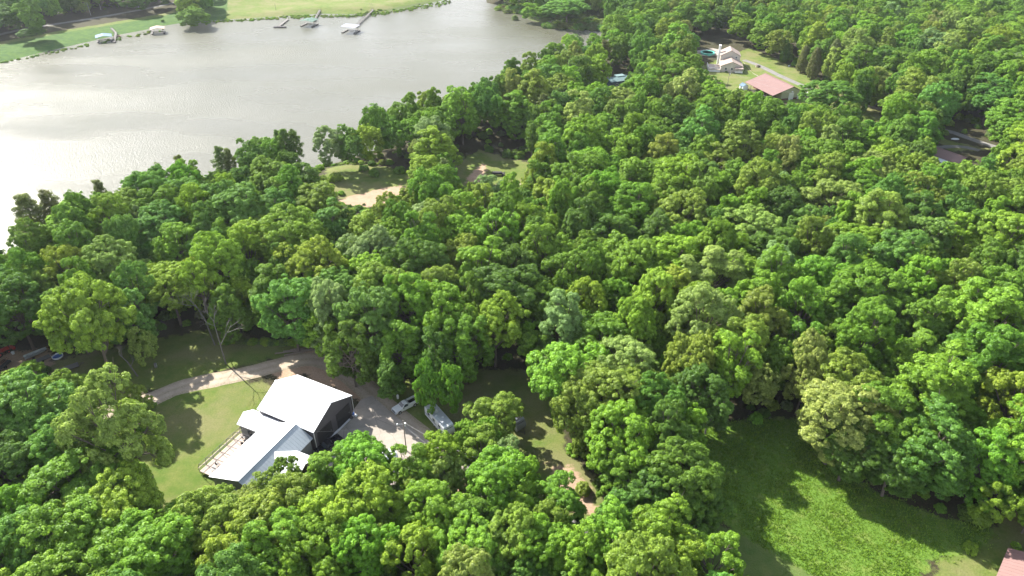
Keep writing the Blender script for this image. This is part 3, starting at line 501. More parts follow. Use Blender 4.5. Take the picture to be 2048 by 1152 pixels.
LMK = [('the garage', 610, 800), ('the white L-shaped house', 520, 900), ('the camper trailer', 878, 845), ('the white pickup', 810, 812), ('the sunlit meadow', 1740, 1060), ('the dark shaded field', 1470, 900), ('the bare dirt clearing', 740, 395), ('the path clearing', 995, 345),
       ('the red-roofed barn', 1550, 170), ('the beige house', 1460, 110), ('the teal-roofed building', 1230, 160), ('the brown-roofed house', 1895, 310), ('the corner shed', 2020, 1125), ('the gravel road bend', 550, 730), ('the flatbed trailer', 140, 737), ('the blue-roofed dock', 210, 75), ('the marshy cove', 1130, 45),
       ('the left shore tip', 130, 410), ('the water beside the tall pines', 530, 270), ('the grey lane', 1070, 1035), ('the white tarp', 1357, 177), ('the small lawn', 370, 860), ('the dead grey snag', 430, 610), ('the hidden brown shack', 1378, 298), ('the grey dead brush', 1405, 790), ('the bright shore notch', 950, 170), ('the oval white patch', 1911, 275)]
FORMW = {'upright': 'plume-topped upright', 'round': 'round-crowned', 'tall': 'tall narrow', 'broad': 'broad flat-topped', 'open': 'loose open-crowned'}
ORD = ['', 'second ', 'third ', 'fourth ', 'fifth ', 'sixth ', 'seventh ', 'eighth ', 'ninth ', 'tenth ']+[f'{k}th ' for k in range(11, 40)]
def where(px, py):
    d, nm, lx, ly = min((math.hypot(px-a, (py-b)*1.3), nm, a, b) for nm, a, b in LMK); dx, dy = px-lx, (py-ly)*1.3
    dr = ('right of' if dx > 0 else 'left of') if abs(dx) > abs(dy) else ('below' if dy > 0 else 'above'); return dr, nm, d
def make_labels(items):            # items: (desc, px, py) -> unique labels
    G = {}; out = [None]*len(items)
    for i, (ds, px, py) in enumerate(items): dr, nm, d = where(px, py); G.setdefault((ds, dr, nm), []).append((d, i))
    for (ds, dr, nm), L in G.items():
        for r, (d, i) in enumerate(sorted(L)): out[i] = f'{ds} {dr} {nm}' if len(L) == 1 else f'{ds}, {ORD[r]}nearest {dr} {nm}'
    return out
def put_tree(nm, protos, x, y, z, sr, sh, col, label, group, cat='tree', parts=('trunk', 'crown'), vi=None):
    cm_, tm_ = protos[int(rng.integers(len(protos))) if vi is None else vi]; jit = 1+rng.normal()*.06
    c = tuple(v*jit*(1+rng.normal()*.05) for v in COLR[col])+(1,); sx_ = rng.uniform(.88, 1.12); e = thing(nm, label, cat, (x, y, z), rng.uniform(0, 6.28), group)
    a = bpy.data.objects.new(parts[0], tm_); b = bpy.data.objects.new(parts[1], cm_)
    for o in (a, b): COL.objects.link(o); o.parent = e; o.scale = (sr*sx_, sr/sx_, sh)
    b.color = c; return e, b
labs = make_labels([(f'{t[5]} {FORMW[t[4]]} tree', t[6], t[7]) for t in SINGLE]); SRC = {}
for t, lb in zip(SINGLE, labs):
    P_ = PROTO[t[4]]; vi = int(rng.integers(len(P_))); e, b = put_tree('broadleaf_tree', P_, t[0], t[1], t[9], t[2]/R0, t[3]/H0, t[5], lb, 'broadleaf trees of the forest', vi=vi)
    SRC.setdefault((t[4], vi), b)
    if t[3] == 29: e.rotation_euler = (-.06, -.24, 0)
def low(items, name, proto, h0, desc, group, cat, rs):
    L = make_labels([(f'{it[3]} {desc}', it[0], it[1]-10) for it in items])
    for it, lb in zip(items, L):
        x, y = at(it[0], it[1], 0); z = hz(x, y)
        if z < WL: z = WL+.1
        s = it[2]/h0; put_tree(name, PROTO[proto], x, y, z, s*(it[4] if len(it) > 4 else rs), s, it[3], lb, group, cat)
low(PINES, 'pine_tree', 'pine', 19.5, 'bare-trunked pine', 'pine trees', 'pine', 1)
low(CEDARS, 'cedar_tree', 'cedar', 19, 'dense pointed cedar', 'cedars along the driveway', 'cedar', 1.05)
low(SPRUCES, 'spruce_tree', 'spruce', 19, 'layered conical spruce', None, 'spruce', 1.1)
LB = make_labels([(f'{b[3]} rounded shrub', b[0], b[1]) for b in BUSHES])
for (px, py, r, col), lb in zip(BUSHES, LB):
    x, y = at(px, py, 0); z = max(hz(x, y), WL); e, b = put_tree('shrub', PROTO['bush'], x, y, z, r/2, r/2, col, lb, 'shrubs in the open', 'shrub', ('stem', 'foliage')); SRC.setdefault(('bush', 0), b)

# dead trees: bare branching wood
def dead_tree(px, py, H, spread, label, mat='snag_grey', dens=3, seed=1, lean=0):
    r = random.Random(seed); x, y = at(px, py); e = thing('dead_tree', label, 'dead tree', (x, y, hz(x, y)), 0, 'bare dead trees'); tr, br = MB(), MB()
    def grow(p, d, L, rad, lev, mb):
        q = p+d*L; mb.tube(p, q, rad, rad*.65, 5 if lev < 3 else 3)
        if lev >= 5: return
        for _ in range(dens if lev else 4):
            dd = (d*1.0+Vector((r.gauss(0, spread), r.gauss(0, spread), r.gauss(.12, .35)))).normalized(); grow(p.lerp(q, r.uniform(.55, 1)), dd, L*r.uniform(.5, .8), rad*.55, lev+1, br)
    p0 = Vector((0, 0, -.5)); p1 = Vector((lean*.4, 0, H*.4)); tr.tube(p0, p1, .2, .14, 7); grow(p1, Vector((lean*.2, 0, 1)).normalized(), H*.22, .11, 1, br)
    grow(p0.lerp(p1, .7), Vector((.5, .3, .8)).normalized(), H*.18, .1, 2, br); tr.build('trunk', mat, e, fixn=False); br.build('branch', mat, e, fixn=False)
dead_tree(452, 728, 21, .45, 'tall dead grey snag with fine branches at the dark wood edge', seed=3); dead_tree(430, 690, 20, .5, 'leaning dead grey snag just left of the tallest snag', seed=9, lean=-1.5)
dead_tree(276, 752, 11, .6, 'bare leaning dead tree beside the small pale round tree', seed=4, lean=-3); dead_tree(1410, 868, 9, .9, 'dark leafless brushy tree in the shade by the dark field', 'snag_grey', 3, 5)
dead_tree(1140, 1095, 7, .8, 'white forked bare branches in front of the dark lane tree', seed=6); dead_tree(1362, 195, 15, .55, 'grey bare tree in front of the white tarp', 'snag_grey', seed=7); dead_tree(1395, 190, 15, .7, 'pale spreading bare tree right of the white tarp', seed=8)
dead_tree(1405, 345, 18, .6, 'grey bare tree beside the hidden brown shack', seed=10); dead_tree(1830, 455, 17, .3, 'slim grey dead tree inside the right-hand forest', seed=11); dead_tree(1330, 560, 17, .5, 'small bleached dead crown in the middle of the forest', seed=12)
dead_tree(62, 690, 15, .5, 'leaning grey bare trunk at the left edge behind the jon boat', 'snag_grey', 2, 13, 2)

# the rest of the wood and the undergrowth: scattered copies of crowns that stand in the picture
def scatter(name, pts, srcs, label, cat):
    """pts: x y z sx sz rot idx r g b"""
    A = np.array(pts, np.float32); me = bpy.data.meshes.new(name); me.vertices.add(len(A)); me.vertices.foreach_set('co', A[:, :3].ravel())
    for k, ty, ar in (('scl', 'FLOAT_VECTOR', A[:, [3, 3, 4]]), ('rot', 'FLOAT_VECTOR', np.column_stack([A[:, 5]*0, A[:, 5]*0, A[:, 5]])), ('tint', 'FLOAT_VECTOR', A[:, 7:10])): at_ = me.attributes.new(k, ty, 'POINT'); at_.data.foreach_set('vector', np.ascontiguousarray(ar, np.float32).ravel())
    ai = me.attributes.new('idx', 'INT', 'POINT'); ai.data.foreach_set('value', A[:, 6].astype(np.int32))
    o = bpy.data.objects.new(name, me); COL.objects.link(o); o.color = (0, 0, 0, 1); tag(o, label, cat, kind='stuff')
    ng = bpy.data.node_groups.new(name, 'GeometryNodeTree'); ng.interface.new_socket('Geometry', in_out='INPUT', socket_type='NodeSocketGeometry'); ng.interface.new_socket('Geometry', in_out='OUTPUT', socket_type='NodeSocketGeometry')
    n, l = ng.nodes, ng.links; gi, go = n.new('NodeGroupInput'), n.new('NodeGroupOutput'); jn = n.new('GeometryNodeJoinGeometry')
    def na(nm, ty): q = n.new('GeometryNodeInputNamedAttribute'); q.data_type = ty; q.inputs[0].default_value = nm; return q.outputs[0]
    for i, s in enumerate(srcs):
        for ob in s:
            oi = n.new('GeometryNodeObjectInfo'); oi.transform_space = 'ORIGINAL'; oi.inputs[0].default_value = ob; oi.inputs['As Instance'].default_value = True
            ip = n.new('GeometryNodeInstanceOnPoints'); cmp = n.new('FunctionNodeCompare'); cmp.data_type = 'INT'; cmp.operation = 'EQUAL'; l.new(na('idx', 'INT'), cmp.inputs[2]); cmp.inputs[3].default_value = i
            l.new(gi.outputs[0], ip.inputs['Points']); l.new(cmp.outputs[0], ip.inputs['Selection']); l.new(oi.outputs['Geometry'], ip.inputs['Instance']); l.new(na('rot', 'FLOAT_VECTOR'), ip.inputs['Rotation']); l.new(na('scl', 'FLOAT_VECTOR'), ip.inputs['Scale']); l.new(ip.outputs[0], jn.inputs[0])
    l.new(jn.outputs[0], go.inputs[0]); md = o.modifiers.new('scatter', 'NODES'); md.node_group = ng; return o
def tint(col): j = 1+rng.normal()*.07; return [v*j*(1+rng.normal()*.05) for v in COLR[col]]
keys = [k for k in SRC if k[0] != 'bush']; srcs = [(SRC[k],) for k in keys]
byform = {f: [i for i, k in enumerate(keys) if k[0] == f] for f in FORMW}
pts = [[t[0], t[1], t[9], t[2]/R0, t[3]/H0, rng.uniform(0, 6.28), int(rng.choice(byform[t[4]] or range(len(keys))))]+tint(t[5]) for t in REST]
scatter('far_forest', pts, srcs, 'dense green forest reaching to the top right corner behind the houses', 'forest')
# undergrowth: low bushes under the canopy and along wood edges
ux = []; N_U = 5200; uy = rng.uniform(60, 420, N_U)**1.0; uxx = (rng.random(N_U)*2-1)*(.72*uy+40); ok = sd(LAKE, uxx, uy) < -.6; hh = hgt(uxx, uy)
PX = np.array([pj(a, b, c)[:2] for a, b, c in zip(uxx, uy, hh)])
for P in OPEN[1:]: ok &= ~in_poly(P, PX[:, 0], PX[:, 1])
for p in ZW['lawn']+ZW['meadow']+ZW['mown']+ZW['dirt']+BLD: ok &= ~in_poly(p, uxx, uy)
for r in ROADS: ok &= seg_d([at(a, b) for a, b in r[2]], uxx, uy, False) > r[3]/2+1
ok &= ~in_poly(dp, uxx, uy)
up = []
for a, b, c in zip(uxx[ok], uy[ok], hh[ok]): s = rng.uniform(.5, 1.35); up.append([a, b, c-.1, s, s*rng.uniform(.7, 1.3), rng.uniform(0, 6.28), 0]+tint(str(rng.choice(['dark green', 'mid green', 'olive', 'grey-green', 'bright green']))))
for px0, py0, px1, py1, n_, sp in [(425, 41, 560, 34, 120, 2), (560, 32, 700, 29, 160, 2.5), (700, 29, 800, 20, 150, 3), (800, 18, 900, 2, 120, 4), (1000, 14, 1240, 50, 300, 5), (0, 124, 330, 56, 70, 2), (540, 372, 640, 345, 160, 5), (470, 400, 560, 382, 100, 5),
        (560, 400, 700, 425, 240, 8), (700, 425, 860, 430, 120, 6), (450, 690, 640, 695, 90, 3), (1000, 385, 1090, 372, 50, 4), (640, 330, 760, 335, 40, 3), (-60, 60, 90, 30, 60, 8), (100, 30, 330, -5, 120, 8), (1090, 50, 1240, 56, 120, 3)]:
    for _ in range(n_):
        t = rng.random(); x, y = at(px0+(px1-px0)*t+rng.normal()*3, py0+(py1-py0)*t+rng.normal()*sp*.6, -1); z = max(hz(x, y), WL)-.1; s = rng.uniform(.2, .62)*(3.4 if py0 < 60 and px0 > 950 else 1); up.append([x, y, z, s*rng.uniform(.8, 1.6), s*.8, rng.uniform(0, 6), 0]+tint(str(rng.choice(['olive', 'mid green', 'grey-green', 'yellow-green', 'bright green'] if px0 < 950 else ['grey-green', 'brownish green', 'olive', 'blue-green']))))
scatter('undergrowth', up, [(SRC[('bush', 0)],)], 'low leafy undergrowth beneath the forest and along its edges and shores', 'undergrowth')


# ------------------------------------------------------------------ buildings
def V2(o, d, x, y):                   # local -> world for a frame (origin, direction)
    return (o[0]+d[0]*x-d[1]*y, o[1]+d[1]*x+d[0]*y)
def roof_rib(mb, p0, p1, q0, q1, n, h=.03, w=.05):
    """standing seams from edge p0-p1 to edge q0-q1"""
    for i in range(n+1):
        t = i/n; a = Vector(p0).lerp(Vector(p1), t); b = Vector(q0).lerp(Vector(q1), t); u = (Vector(p1)-Vector(p0)).normalized()*w/2; up = Vector((0, 0, h))
        mb.slab([a-u+up, a+u+up, b+u+up, b-u+up], h+.02)
def gable(e, L, Wd, hw, hr, wall, roofm, oh=.35, t=.12, ribs=.9, ridge_cap=True, x0=None, holes=None):
    """long axis x, walls hw, ridge hr, centred"""
    x0 = -L/2 if x0 is None else x0; x1 = x0+L; w2 = Wd/2
    wl_ = MB().prism_x([(-w2, -.3), (w2, -.3), (w2, hw), (0, hr-.06), (-w2, hw)], x0, x1).build('wall', wall, e)
    rb = MB(); sl_ = (hr-hw)/w2; zo = hw-sl_*oh
    for s in (-1, 1):
        A, B_, C_, D = (x0-oh, 0, hr+t), (x1+oh, 0, hr+t), (x1+oh, s*(w2+oh), zo+t), (x0-oh, s*(w2+oh), zo+t); rb.slab([A, B_, C_, D], t); roof_rib(rb, A, B_, D, C_, max(2, int(L/ribs)))
    if ridge_cap: rb.box((x0+x1)/2, 0, hr+t+.05, L+2*oh, .4, .08)
    return wl_, rb.build('roof', roofm, e)
def window(parent, x, y, z, w, h, face, frame='white_paint'):
    """face: 'x+','x-','y+','y-'"""
    f = MB(); g_ = MB(); s = .05; d = 1 if face[1] == '+' else -1
    if face[0] == 'x':
        for dz in (-1, 1): f.box(x+d*s/2, y, z+dz*h/2, s+.04, w+.16, .1)
        for dy in (-1, 1): f.box(x+d*s/2, y+dy*w/2, z, s+.02, .1, h)
        f.box(x+d*s/2, y, z, s, .05, h); g_.box(x+d*.01, y, z, .03, w, h)
    else:
        for dz in (-1, 1): f.box(x, y+d*s/2, z+dz*h/2, w+.16, s+.04, .1)
        for dx in (-1, 1): f.box(x+dx*w/2, y+d*s/2, z, .1, s+.02, h)
        f.box(x, y+d*s/2, z, .05, s, h); g_.box(x, y+d*.01, z, w, .03, h)
    q = f.build('window', frame, parent); g_.build('pane', 'glass', q)
def door(parent, x, y, z, w, h, face, mat='white_paint', panels=4, nm='door'):
    d = 1 if face[1] == '+' else -1; m = MB(); hd = MB()
    if face[0] == 'x':
        m.box(x+d*.03, y, z+h/2, .08, w, h)
        for k in range(panels): m.box(x+d*.07, y, z+h*(k+.5)/panels, .04, w*.92, h/panels*.82)
        hd.box(x+d*.12, y+w*.38, z+h*.45, .08, .12, .06)
    else:
        m.box(x, y+d*.03, z+h/2, w, .08, h)
        for k in range(panels): m.box(x, y+d*.07, z+h*(k+.5)/panels, w*.92, .04, h/panels*.82)
        hd.box(x+w*.38, y+d*.12, z+h*.45, .12, .08, .06)
    q = m.build(nm, mat, parent); hd.build('handle', 'alum', q); return q

# white-roofed metal garage
e = thing('metal_garage', 'large dark-walled metal garage with a white gable roof beside the paved drive', 'garage', (-44, 108.5, 0), R_(-26.9))
gable(e, 14.6, 11.9, 5.6, 8.5, 'dark_wall', 'white_roof', .3, .14, .9)
for y in (-3.0, 3.0): door(e, 7.3, y, .05, 4.4, 4.2, 'x+', 'door_dark', 5, 'roller_door')
door(e, -3, -5.95, .05, 1.0, 2.1, 'y-', 'trim', 2)
MB().box(7.5, 0, .18, .5, 12.4, .3).build('sill', 'trim', e)
for y in (-6.1, 6.1): MB().tube((7.5, y, 0), (7.5, y, 5.5), .07).build('downspout', 'trim', e)
MB().box(-7.62, 0, 6.6, .06, 1.6, .8).build('vent', 'trim', e)

# white L-shaped house with deck
e = thing('white_house', 'white metal-roofed L-shaped house with a long railed deck left of the garage', 'house', (-50.8, 86.5, 0), math.atan2(.91, .41))
MB().prism_x([(-3.5, -.3), (7.2, -.3), (7.2, 3.6), (0, 5.85), (-3.5, 3.5)], .3, 16.0).build('wall', 'grey_wall', e)
rb = MB(); A, B_, C_, D = (0, 0, 6.2), (16.4, 0, 6.2), (16.4, 7.8, 3.8), (0, 7.8, 3.8); rb.slab([A, B_, C_, D], .14); roof_rib(rb, A, B_, D, C_, 22); rb.box(8.2, 0, 6.25, 16.4, .35, .08)
rr = rb.build('roof', 'white_roof', e)
rb = MB(); A, B_, C_, D = (0, -.02, 6.2), (16.4, -.02, 6.2), (16.4, -3.9, 3.7), (0, -3.9, 3.7); rb.slab([A, B_, C_, D], .14); roof_rib(rb, A, B_, D, C_, 22); tag(rb.build('roof', 'shaded_white_roof', e), 'white metal roof slope facing the trees, shade painted in bluish grey')  # same white roof, its shaded slope painted bluish grey
wg = MB().prism_y([(13.2, -.3), (17.4, -.3), (17.4, 3.7), (15.3, 4.9), (13.2, 3.7)], 7.25, 12.5); wg.build('wing_wall', 'grey_wall', e)
rb = MB()
for a, b in ((12.9, 15.3), (15.3, 17.8)):
    lo = a if a < 15 else b; rb.slab([(15.3, 2.6, 5.42), (15.3, 12.9, 5.42), (lo, 12.9, 3.98), (lo, 7.0 if lo < 15 else 6.4, 3.98)], .12)
rb.build('wing_roof', 'white_roof', e)
rb = MB(); pr_ = 8.9
for s, lo in ((-1, 5.6), (1, 12.1)): rb.slab([(pr_, -.9, 5.75), (pr_, -8.4, 5.75), (lo, -8.4, 4.0), (lo, -3.4, 4.02)], .12)
pf = rb.build('porch_roof', 'white_roof', e)
pp = MB()
for x in (6, 11.7):
    for y in (-8, -5.6): pp.tube((x, y, 0), (x, y, 4.0), .09)
pp.build('porch_post', 'trim', e)
for x in (3, 8, 12): window(e, x, -3.5, 1.9, 1.3, 1.2, 'y-')
window(e, .3, 2, 1.9, 1.4, 1.2, 'x-'); window(e, 15.3, 12.5, 2, 1.2, 1.2, 'y+'); door(e, 13.2, 10, .9, 1.1, 2.1, 'x-', 'glass', 2); window(e, 16.0, -1.8, 2, 1, 1, 'x+')
dk = MB()
for k in range(16): dk.box(2+.36+k*.72, 10.2, .8, .70, 5.8, .1)
dk.box(7.7, 10.2, .68, 11.4, 5.8, .12)
for x in np.arange(2.2, 13.4, 1.9): dk.box(x, 12.95, .3, .14, .14, 1.0)
D_ = dk.build('deck', 'deck_wood', e)
rl = MB().box(7.7, 13.1, 1.75, 11.6, .12, .1); rl.build('deck_rail', 'deck_wood', D_)
fr = MB(); 
for x in np.arange(2.0, 13.4, 1.88):
    fr.path([(x, 13.1, .2), (x, 13.15, 1.8), (x, 12.7, 2.9), (x, 11.5, 3.6), (x, 9.9, 3.85), (x, 7.8, 3.9)], .055)
fr.tube((2, 12.7, 2.9), (13.3, 12.7, 2.9), .05).tube((2, 11.0, 3.7), (13.3, 11.0, 3.7), .05).tube((2, 13.12, 1.2), (13.3, 13.12, 1.2), .035)
fr.build('pergola_frame', 'dark_metal', e)
ac = MB()
for k in range(5): ac.tube((3+.9*k, 7.5, 0), (3+.9*k, 7.5, .7), .05)
# things on the deck
for (x, y, s, lb) in ((3.2, 10.4, 1.0, 'small dark patio table at the near end of the deck'), (12.2, 9.4, 1.1, 'dark patio table under the wing eave of the deck')):
    wx_, wy_ = V2((-50.8, 86.5), (.41, .912), x, y); q = thing('patio_table', lb, 'table', (wx_, wy_, .86), .6, 'patio tables'); MB().lathe([(0, .70), (.6*s, .70), (.6*s, .75), (0, .75)], n=14).build('tabletop', 'dark_metal', q)
    for a in range(4): MB().tube((.4*math.cos(a*1.57), .4*math.sin(a*1.57), 0), (.3*math.cos(a*1.57), .3*math.sin(a*1.57), .7), .03).build('leg', 'dark_metal', q)
for i, (x, y, rz, wh) in enumerate(((4.6, 10.9, .2, 'second from the near end'), (11.0, 10.4, 2, 'in front of the wing porch'), (12.4, 11.3, 1, 'at the far outer corner'))):
    wx_, wy_ = V2((-50.8, 86.5), (.41, .912), x, y)
    if i == 0:
        ch = thing('deck_chair', 'dark deck chair '+wh+' of the deck', 'chair', (wx_, wy_, .86), rz, 'chairs on the deck'); MB().box(0, 0, .42, .55, .55, .06).build('seat', 'dark_metal', ch); MB().box(-.27, 0, .75, .06, .55, .65, 0, 0, -.15).build('backrest', 'dark_metal', ch)
        for a, b in ((-1, -1), (-1, 1), (1, -1), (1, 1)): MB().tube((.24*a, .24*b, 0), (.24*a, .24*b, .42), .025).build('leg', 'dark_metal', ch)
    else: dup(ch, (wx_, wy_, .86), rz, 'dark deck chair '+wh+' of the deck')

# ------------------------------------------------------------------ vehicles
def pickup(name, label, loc, rz, paint, bedm='black_paint'):
    e = thing(name, label, 'pickup truck', loc, rz)
    def arch(x0, x1, zb, zt): return [(x0, zb), (x1, zb), (x1, zt), (x0, zt)]
    b = MB(); prof = [(-2.95, .55), (-2.95, 1.12), (-.35, 1.16), (-.3, 1.18), (1.15, 1.2), (2.6, 1.08), (2.88, .95), (2.95, .5), (2.42, .45), (2.3, .8), (1.95, .95), (1.6, .8), (1.48, .45), (-1.45, .45), (-1.6, .8), (-1.95, .95), (-2.3, .8), (-2.42, .5)]
    vs = [(x, y, z) for y in (-.98, .98) for x, z in prof]; n = len(prof); b.add(vs, [tuple(range(n)), tuple(range(2*n-1, n-1, -1))]+[(i, i+n, (i+1) % n+n, (i+1) % n) for i in range(n)])
    b.build('body', paint, e, bevel=.0)
    c = MB(); c.add([(-.4, -.9, 1.15), (1.3, -.9, 1.17), (1.3, .9, 1.17), (-.4, .9, 1.15), (-.3, -.75, 1.85), (.55, -.75, 1.85), (.55, .75, 1.85), (-.3, .75, 1.85)], [(0, 1, 2, 3), (4, 7, 6, 5), (0, 4, 5, 1), (3, 2, 6, 7), (0, 3, 7, 4), (1, 5, 6, 2)])
    cab = c.build('cab', paint, e, bevel=.05)
    MB().slab([(1.22, -.76, 1.25), (1.22, .76, 1.25), (.63, .66, 1.80), (.63, -.66, 1.80)], -.03).build('windshield', 'glass', cab)
    for s in (-1, 1): MB().add([(-.25, s*.895, 1.22), (1.05, s*.895, 1.22), (.5, s*.775, 1.78), (-.2, s*.775, 1.78), (-.25, s*.91, 1.22), (1.05, s*.91, 1.22), (.5, s*.79, 1.78), (-.2, s*.79, 1.78)], [(0, 1, 2, 3), (4, 5, 6, 7), (0, 1, 5, 4), (1, 2, 6, 5), (2, 3, 7, 6), (3, 0, 4, 7)]).build('side_window', 'glass', cab)
    MB().box(-.38, 0, 1.5, .04, 1.3, .42).build('rear_window', 'glass', cab)
    bd = MB().box(-1.68, 0, 1.13, 2.35, 1.3, .05); bd.build('bed_liner', bedm, e)
    sd_ = MB()
    for s in (-1, 1): sd_.box(-1.7, s*.83, 1.3, 2.45, .3, .34)
    sd_.box(-2.9, 0, 1.3, .1, 1.9, .34); sd_.box(-.62, 0, 1.32, .35, 1.3, .36); sd_.build('bed_side', paint, e)
    MB().box(-.55, 0, 1.95, .06, 1.4, .06).box(-.55, .7, 1.6, .06, .06, .7).box(-.55, -.7, 1.6, .06, .06, .7).build('rack', 'dark_metal', e)
    for x in (1.95, -1.95):
        for s in (-1, 1):
            w_ = MB().tube((x, s*.72, .4), (x, s*1.0, .4), .4, n=16).build('wheel', 'rubber', e); MB().tube((x, s*.99, .4), (x, s*1.02, .4), .22, n=12).build('rim', 'rim', w_)
    for s in (-1, 1):
        MB().box(2.92, s*.75, .85, .08, .32, .2).build('headlight', 'alum', e); MB().box(-2.97, s*.85, 1.0, .04, .16, .3).build('tail_light', 'red_lamp', e); MB().box(1.0, s*1.1, 1.3, .12, .25, .2).build('mirror', 'black_paint', e)
    MB().box(2.95, 0, .78, .06, 1.1, .3).build('grille', 'dark_metal', e); MB().box(3.02, 0, .52, .12, 1.9, .2).build('bumper', 'alum', e); MB().box(-3.02, 0, .55, .12, 1.8, .18).build('bumper', 'alum', e)
    return e
x, y = at(811, 816); pickup('pickup_truck', 'white service pickup with open utility bed parked on the grass by the drive', (x, y, hz(x, y)), math.atan2(-2.8, -3.4), 'white_paint')
x, y = at(658, 897); pickup('pickup_truck', 'black pickup parked in the garage shadow', (x, y, .13), math.atan2(-2.6, -2.4), 'black_paint')
def camper(label, px, py, rz, L=8.6, col='rv_shell', roofm='rv_roof', name='camper_trailer'):
    x, y = at(px, py); e = thing(name, label, 'camper trailer', (x, y, hz(x, y)), rz)
    pr = [(-L/2, .6), (-L/2, 2.85), (-L/2+.15, 2.95), (L/2-1.0, 2.95), (L/2-.55, 2.8), (L/2-.1, 1.9), (L/2, 1.3), (L/2-.15, .6)]
    n = len(pr); b = MB(); b.add([(a, s, c) for s in (-1.22, 1.22) for a, c in pr], [tuple(range(n)), tuple(range(2*n-1, n-1, -1))]+[(i, i+n, (i+1) % n+n, (i+1) % n) for i in range(n)]); b.build('body', col, e)
    rf = MB().box(-.45, 0, 2.97, L-1.3, 2.3, .06).build('roof', roofm, e)
    MB().box(-1.4, 0, 3.13, 1.0, .75, .28).build('air_conditioner', 'white_paint', rf, bevel=.05)
    for xx, yy in ((1.0, .3), (2.3, -.4), (-2.8, .5), (-.2, -.6)): MB().box(xx, yy, 3.06, .4, .4, .14).build('roof_vent', 'white_paint', rf)
    for s in (-1, 1):
        MB().box(-.3, s*1.235, 1.5, L-1.4, .02, .12).box(-.2, s*1.235, 1.25, L-2, .02, .06).build('stripe', 'stripe', e)
        for xx in (-2.6, -.4, 2.0): MB().box(xx, s*1.23, 2.05, .9, .03, .6).build('window', 'glass', e)
        for xx in (-.5, .45): w_ = MB().tube((xx, s*.95, .36), (xx, s*1.18, .36), .36, n=14).build('wheel', 'rubber', e); MB().tube((xx, s*1.17, .36), (xx, s*1.2, .36), .2, n=10).build('rim', 'rim', w_)
    MB().box(L/2-.36, 0, 2.3, .04, 1.7, .5, 0, 0, .42).build('front_window', 'glass', e)
    dr = MB().box(1.1, -1.235, 1.65, .75, .04, 1.9).build('door', 'white_paint', e); MB().box(1.4, -1.27, 1.55, .1, .05, .05).build('handle', 'dark_metal', dr)
    MB().tube((L/2-.3, .7, .55), (L/2+1.2, 0, .5), .05).tube((L/2-.3, -.7, .55), (L/2+1.2, 0, .5), .05).tube((L/2+1.0, 0, .0), (L/2+1.0, 0, .7), .05).build('hitch', 'dark_metal', e)
    MB().box(-L/2-.4, 0, .6, .7, 1.6, .1).box(-L/2-.6, 0, 1.0, .3, 1.2, .6).build('rear_rack', 'white_paint', e)
camper('long white travel trailer with a grey roof parked behind the trunk by the drive', 880, 851, math.atan2(-6.9, 4.9))
camper('weathered brown-roofed camper half hidden behind the small olive tree', 1022, 845, math.atan2(-6.9, 5.6), 7.2, 'grey_wall', 'dust_brown')
def lowtrailer(label, px, py, rz, L, Wd, name='flatbed_trailer'):
    x, y = at(px, py); e = thing(name, label, 'trailer', (x, y, hz(x, y)), rz); d = MB()
    for k in range(7): d.box(0, (k-3)*Wd/7, .62, L, Wd/7-.03, .06)
    d.build('deck', 'grey_wood', e); MB().box(0, Wd/2, .55, L, .08, .14).box(0, -Wd/2, .55, L, .08, .14).box(L/2, 0, .55, .08, Wd, .14).box(-L/2, 0, .55, .08, Wd, .14).tube((L/2, .5, .5), (L/2+1.2, 0, .45), .05).tube((L/2, -.5, .5), (L/2+1.2, 0, .45), .05).build('frame', 'dark_metal', e)
    for s in (-1, 1): MB().tube((-.3, s*(Wd/2-.28), .3), (-.3, s*(Wd/2-.08), .3), .3, n=12).build('wheel', 'rubber', e)
    return e
lowtrailer('grey plank flatbed trailer alone on the shaded grass', 140, 739, R_(38), 3.9, 1.9); lowtrailer('small weathered utility trailer right beside the jon boat', 88, 722, R_(48), 3.0, 1.6)
x, y = at(74, 714); e = thing('jon_boat', 'grey aluminium jon boat on its trailer on bare dirt', 'boat', (x, y, hz(x, y)), R_(46))
hl = MB(); st = [(-2.4, .75, .0), (-1, .8, 0), (1, .78, 0), (1.9, .6, .12), (2.5, .38, .3)]; vs = []; fs = []
for i, (xx, hw_, lift) in enumerate(st):
    vs += [(xx, -hw_, 1.15+lift*.3), (xx, -hw_*.8, .65+lift), (xx, hw_*.8, .65+lift), (xx, hw_, 1.15+lift*.3), (xx, -hw_*.9, 1.15+lift*.3), (xx, -hw_*.72, .72+lift), (xx, hw_*.72, .72+lift), (xx, hw_*.9, 1.15+lift*.3)]
for i in range(len(st)-1):
    o = i*8
    for a, b in ((0, 1), (1, 2), (2, 3), (3, 7), (7, 6), (6, 5), (5, 4), (4, 0)): fs.append((o+a, o+b, o+8+b, o+8+a))
fs += [(0, 4, 5, 1), (1, 5, 6, 2), (2, 6, 7, 3), (32, 33, 37, 36), (33, 34, 38, 37), (34, 35, 39, 38)]
hl.add(vs, fs).build('hull', 'alum', e); 
for xx in (-1.6, -.2, 1.2): MB().box(xx, 0, 1.02, .35, 1.3, .06).build('seat', 'alum', e)
MB().box(0, 0, .5, 4.6, .1, .1).box(-.8, 0, .4, .1, 1.5, .1).tube((2, 0, .5), (3.3, 0, .5), .05).build('trailer_frame', 'dark_metal', e)
for s in (-1, 1): MB().tube((-.8, s*.85, .28), (-.8, s*1.02, .28), .28, n=12).build('wheel', 'rubber', e)
x, y = at(116, 715); e = thing('wading_pool', 'round blue plastic wading pool beside the boat', 'wading pool', (x, y, hz(x, y))); MB().lathe([(0, .04), (1.05, .04), (1.12, .4), (1.25, .42), (1.2, 0)], n=24).build('rim', 'tarp_white', e); MB().lathe([(0, .12), (1.06, .13)], n=24).build('bottom', 'blue_plastic', e, fixn=False)
